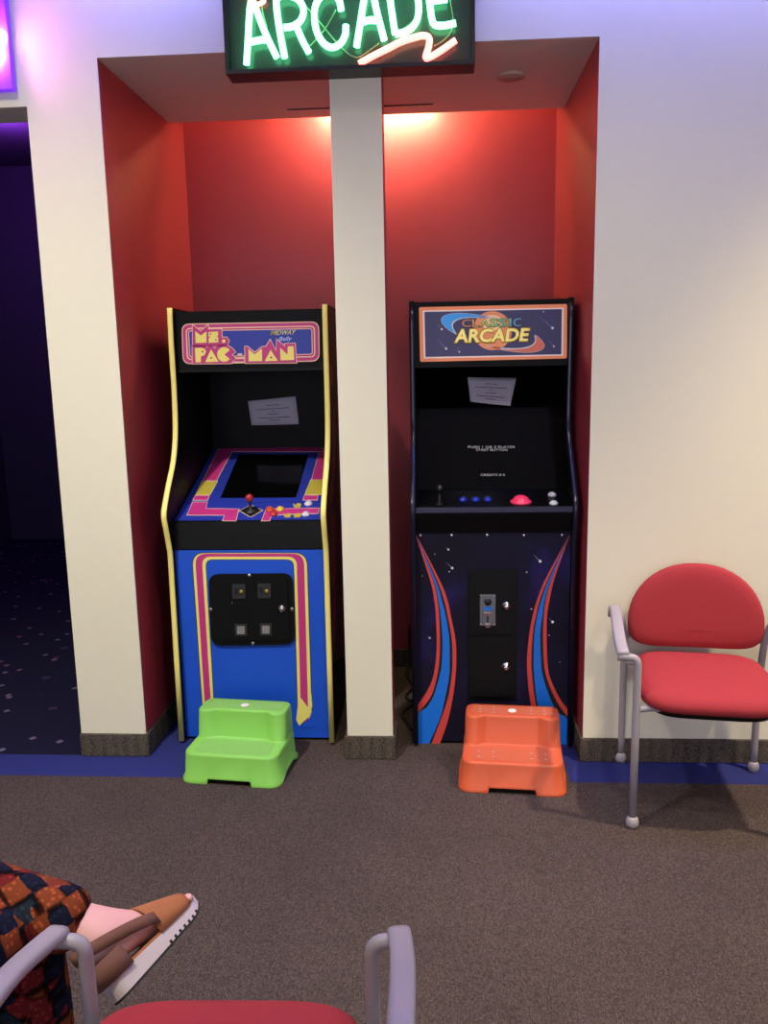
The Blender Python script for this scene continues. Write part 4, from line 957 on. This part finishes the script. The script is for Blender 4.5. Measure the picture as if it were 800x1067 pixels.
def person():
    root = empty('person', (-0.70, -2.05, 0))
    tag(root, 'person in patchwork print trousers and tan sandal, ankle crossed over knee, left edge', 'person')
    SKIN = mat('skin', (214, 160, 156), 0.55, var=0.04, vscale=30); PATCH = patch_mat()
    SHIRT = mat('dark_knit_top', (52, 48, 66), 0.9, var=0.1, bump=0.3, bscale=300); HAIR = mat('brown_hair', (70, 48, 36), 0.6, var=0.3, vscale=60, bump=0.5, bscale=120)
    heel, toe = on_z(120, 1032, 0.405), on_z(203, 946, 0.425)
    f = (toe - heel).normalized(); up = V((-0.70, 0.10, 0.70)); up = (up - f * up.dot(f)).normalized(); sd = f.cross(up)
    FK = (toe - heel).length / 0.245
    at = lambda a, u, s=0.0: heel + (f * a + up * u + sd * s) * FK
    ank = at(0.055, 0.105)
    kneeL, hipL, hipR, kneeR, ankR = V((-0.80, -1.66, 0.60)), V((-0.79, -2.06, 0.545)), V((-0.61, -2.06, 0.545)), V((-0.535, -1.64, 0.49)), V((-0.53, -1.60, 0.09))
    shin = (ank - kneeL)
    vs_, es, rs = [], [], []
    def add(p, r, par=None):
        vs_.append(V(p)); rs.append(r)
        if par is not None: es.append((par, len(vs_) - 1))
        return len(vs_) - 1
    pel = add((-0.70, -2.08, 0.56), (0.12, 0.11)); ch1 = add((-0.70, -2.12, 0.72), (0.115, 0.10), pel); ch2 = add((-0.70, -2.13, 0.90), (0.13, 0.105), ch1); ch3 = add((-0.70, -2.12, 1.02), (0.12, 0.09), ch2)
    nk = add((-0.70, -2.10, 1.10), 0.05, ch3); hd = add((-0.70, -2.075, 1.20), (0.068, 0.078), nk); hd2 = add((-0.70, -2.075, 1.29), (0.070, 0.085), hd); add((-0.70, -2.085, 1.345), (0.045, 0.055), hd2)
    a = add(hipL, 0.085, pel); a = add(hipL.lerp(kneeL, 0.5), 0.075, a); a = add(kneeL, 0.056, a); a = add(kneeL + shin * 0.3, 0.053, a); a = add(kneeL + shin * 0.75, 0.040, a); ak = add(ank, 0.036, a)
    b_ = add(at(0.10, 0.060), 0.034, ak); b_ = add(at(0.155, 0.042), 0.030, b_); b_ = add(at(0.20, 0.030), (0.024, 0.036), b_)
    add(at(0.018, 0.045), 0.030, ak)
    for k, (s_, l_, r_) in enumerate(((-0.028, 0.238, 0.011), (-0.010, 0.236, 0.0085), (0.006, 0.230, 0.008), (0.020, 0.222, 0.0075), (0.032, 0.212, 0.007))):
        q = add(at(0.212, 0.028, -s_ * 0.9), r_, b_); add(at(l_, 0.026, -s_), r_ * 0.9, q)
    a = add(hipR, 0.085, pel); a = add(hipR.lerp(kneeR, 0.5), 0.072, a); a = add(kneeR, 0.056, a); a = add(kneeR.lerp(ankR, 0.3), 0.053, a); a = add(kneeR.lerp(ankR, 0.8), 0.038, a); a = add(ankR, 0.036, a)
    a = add(ankR + V((0, 0.08, -0.045)), 0.030, a); add(ankR + V((0, 0.15, -0.058)), 0.022, a)
    hands = []
    for s in (-1, 1):
        sh = add((-0.70 + s * 0.17, -2.12, 1.0), 0.055, ch3); el = add((-0.70 + s * 0.24, -2.02, 0.76), 0.042, sh); wr = add((-0.70 + s * 0.13, -1.83, 0.685), 0.026, el); pa = add((-0.70 + s * 0.085, -1.78, 0.682), (0.036, 0.02), wr)
        base = V((-0.70 + s * 0.085, -1.78, 0.682)); d = V((-s * 0.55, 0.83, 0)).normalized(); lat = V((d.y, -d.x, 0))
        for k, (l_, ln) in enumerate(((-0.027, 0.058), (-0.009, 0.068), (0.009, 0.072), (0.026, 0.062))):
            q = add(base + d * 0.045 + lat * l_, 0.0095, pa); q = add(base + d * (0.045 + ln * 0.55) + lat * l_ * 1.1 + V((0, 0, 0.002)), 0.0085, q); add(base + d * (0.045 + ln) + lat * l_ * 1.1 - V((0, 0, 0.014)), 0.0075, q)
        q = add(base + d * 0.012 - lat * s * 0.04, 0.0105, pa); add(base + d * 0.045 - lat * s * 0.058 - V((0, 0, 0.004)), 0.0085, q)
    body = skin_mesh('body', vs_, es, rs, SKIN, root, 2)
    # face, ears, hair
    for s in (-1, 1):
        lathe('eye', ball(0.011, 6), (-0.70 + s * 0.03, -1.999, 1.235), (0, 1, 0), mat('eye_white', (235, 235, 235), 0.3), root, 10)
        lathe('ear', ball(0.028, 6, 0.4), (-0.70 + s * 0.073, -2.085, 1.23), (1, 0, 0), SKIN, root, 10)
    lathe('nose', [(0.016, 0), (0.010, 0.03), (0.0, 0.045)], (-0.70, -2.0, 1.20), (0, 0.75, 0.6), SKIN, root, 10)
    lathe('mouth', ball(0.018, 6, 0.35), (-0.70, -2.003, 1.165), (0, 0, 1), mat('lips', (186, 104, 100), 0.5), root, 10)
    bm = bmesh.new(); add_lathe(bm, [(0.06, -0.20), (0.082, -0.185), (0.094, -0.14), (0.099, -0.08), (0.099, -0.02), (0.094, 0.02), (0.083, 0.055), (0.066, 0.08), (0.042, 0.096), (0.02, 0.102), (0, 0.104)], (-0.70, -2.108, 1.275), (0, -0.12, 1), 40); build('hair', bm, HAIR, root, True)
    # clothing
    tv, te, tr = [], [], []
    def ad(p, r, par=None):
        tv.append(V(p)); tr.append(r)
        if par is not None: te.append((par, len(tv) - 1))
        return len(tv) - 1
    p0 = ad((-0.70, -2.08, 0.57), (0.14, 0.125))
    a = ad(hipL, 0.10, p0); a = ad(hipL.lerp(kneeL, 0.5), 0.092, a); a = ad(kneeL, 0.082, a); a = ad(kneeL + shin * 0.3, 0.078, a); a = ad(kneeL + shin * 0.6, 0.068, a); ad(kneeL + shin * 0.95, 0.064, a)
    a = ad(hipR, 0.10, p0); a = ad(hipR.lerp(kneeR, 0.5), 0.092, a); a = ad(kneeR, 0.085, a); a = ad(kneeR.lerp(ankR, 0.35), 0.080, a); ad(kneeR.lerp(ankR, 0.85), 0.07, a)
    skin_mesh('trousers', tv, te, tr, PATCH, root, 2)
    sv = [(-0.70, -2.09, 0.60), (-0.70, -2.12, 0.74), (-0.70, -2.13, 0.90), (-0.70, -2.12, 1.03), (-0.87, -2.12, 1.0), (-0.94, -2.02, 0.77), (-0.86, -1.88, 0.705), (-0.53, -2.12, 1.0), (-0.46, -2.02, 0.77), (-0.54, -1.88, 0.705)]
    skin_mesh('top', sv, [(0, 1), (1, 2), (2, 3), (3, 4), (4, 5), (5, 6), (3, 7), (7, 8), (8, 9)], [(0.145, 0.13), (0.135, 0.12), (0.15, 0.125), (0.125, 0.10), 0.068, 0.056, 0.042, 0.068, 0.056, 0.042], SHIRT, root, 2)
    # sandal on the crossed foot: ridged sole, suede vamp, elastic ankle strap
    SOLE = mat('white_sole', (196, 182, 184), 0.6, var=0.03); TREAD = mat('black_tread', (30, 28, 30), 0.8); SUEDE = mat('tan_suede', (156, 96, 58), 0.9, var=0.1, bump=0.3, bscale=400); ELAST = mat('brown_elastic', (104, 66, 54), 0.85, var=0.1)
    def sole_w(a): t_ = a / 0.25; return 0.027 + 0.013 * math.sin(math.pi * min(1, t_ * 1.05) ** 1.25) - (0.016 * max(0, (t_ - 0.86) / 0.14) ** 2)
    st = [0.012 - 0.0245 * math.cos(math.pi / 2 * i / 6) for i in range(6)] + [0.012 + 0.238 * i / 24 for i in range(25)]
    def sole_part(name, lo, hi, material, grow=0.0):
        bm = bmesh.new(); rows = []
        for a in st:
            e_ = min(1.0, max(0.15, math.sqrt(max(0.0, 1 - max(0, (0.012 - a) / 0.025) ** 2)))) ; wv = (sole_w(max(0, a)) + grow) * e_
            rows.append([bm.verts.new(at(a, h_(a), s_ * wv)) for s_, h_ in ((-1, lo), (1, lo), (1, hi), (-1, hi))])
        for r0, r1 in zip(rows, rows[1:]):
            for j in range(4): bm.faces.new((r0[j], r0[(j + 1) % 4], r1[(j + 1) % 4], r1[j]))
        bm.faces.new(rows[0]); bm.faces.new(rows[-1]); return build(name, bm, material, sandal)
    sandal = empty('sandal', (0, 0, 0)); sandal.parent = root; sandal.location = -root.location
    hi = lambda a: 0.014 + 0.006 * max(0, 1 - a / 0.2) + 0.010 * max(0, (a - 0.19) / 0.06) ** 2
    lo = lambda a: -0.010 - 0.007 * max(0, 1 - a / 0.16) + 0.016 * max(0, (a - 0.19) / 0.06) ** 2
    sole_part('sole', lo, hi, SOLE, 0.004)
    sole_part('footbed', hi, lambda a: hi(a) + 0.005, SUEDE, 0.003)
    sole_part('outsole', lambda a: lo(a) - 0.005, lo, TREAD, 0.003)
    for k in range(7):
        a = 0.125 + k * 0.0155; w_ = sole_w(a) + 0.005
        bm = bmesh.new(); add_slab(bm, [at(a - 0.003, lo(a) - 0.004, -w_), at(a + 0.003, lo(a) - 0.004, -w_), at(a + 0.003, lo(a) - 0.004, w_), at(a - 0.003, lo(a) - 0.004, w_)], up, 0.009); build('tread_notch', bm, TREAD, sandal)
    def arch_strip(name, a0, a1, h0, h1, material, n=8, m_=12, tilt=0.0, gw=0.004):
        bm = bmesh.new(); g = []
        for i in range(n + 1):
            t_ = i / n; a = a0 + (a1 - a0) * t_; h = h0 + (h1 - h0) * t_; row = []
            for j in range(m_ + 1):
                th = math.pi * j / m_; w_ = sole_w(max(0, min(0.24, a))) + gw
                row.append(bm.verts.new(at(a - tilt * math.sin(th), hi(a) + (h - hi(a)) * (math.sin(th) ** 0.7), math.cos(th) * w_)))
            g.append(row)
        for r0, r1 in zip(g, g[1:]):
            for j in range(m_): bm.faces.new((r0[j], r0[j + 1], r1[j + 1], r1[j]))
        o = build(name, bm, material, sandal, True); sd_ = o.modifiers.new('thick', 'SOLIDIFY'); sd_.thickness = 0.003; sd_.offset = 1
        return o
    arch_strip('vamp', 0.120, 0.222, 0.094, 0.050, SUEDE)
    bm = bmesh.new(); g = []
    for i in range(25):   # strap: from the vamp round behind the heel
        th = math.pi * (i / 24.0); a = 0.130 - 0.158 * math.sin(th); s_ = math.cos(th) * 0.049; u_ = 0.034 + 0.050 * math.sin(th) ** 0.8
        g.append([bm.verts.new(at(a, u_, s_)), bm.verts.new(at(a, u_ + 0.026, s_))])
    for r0, r1 in zip(g, g[1:]): bm.faces.new((r0[0], r1[0], r1[1], r0[1]))
    o = build('ankle_strap', bm, ELAST, sandal, True); q = o.modifiers.new('thick', 'SOLIDIFY'); q.thickness = 0.003; q.offset = 1
    bm = bmesh.new(); g = []
    for i in range(13):
        th = math.pi * (i / 12.0); a = 0.040 - 0.062 * math.sin(th); s_ = math.cos(th) * 0.040
        g.append([bm.verts.new(at(a, 0.016, s_)), bm.verts.new(at(a, 0.062, s_ * 0.95))])
    for r0, r1 in zip(g, g[1:]): bm.faces.new((r0[0], r1[0], r1[1], r0[1]))
    o = build('heel_cup', bm, ELAST, sandal, True); q = o.modifiers.new('thick', 'SOLIDIFY'); q.thickness = 0.003; q.offset = 1
    return root
person()

# ------------------------------------------------------------------ power cords behind the right machine
CORD = mat('black_cord', (18, 18, 20), 0.5, var=0)
cc = tube('power_cord', catmull([(0.148, 0.50, 0.008), (0.115, 0.45, 0.008), (0.105, 0.38, 0.008), (0.135, 0.30, 0.008), (0.150, 0.24, 0.008)], 6), 0.006, CORD, None, 8)
tag(cc, 'black power cord looping on the floor between pillar and right machine', 'cord')
cc = tube('power_cord', catmull([(0.12, 0.983, 0.22), (0.115, 0.965, 0.06), (0.105, 0.86, 0.008), (0.145, 0.72, 0.008), (0.11, 0.60, 0.008), (0.14, 0.54, 0.008)], 6), 0.006, CORD, None, 8)
tag(cc, 'black power cord dropping from the niche back wall behind the right machine', 'cord')
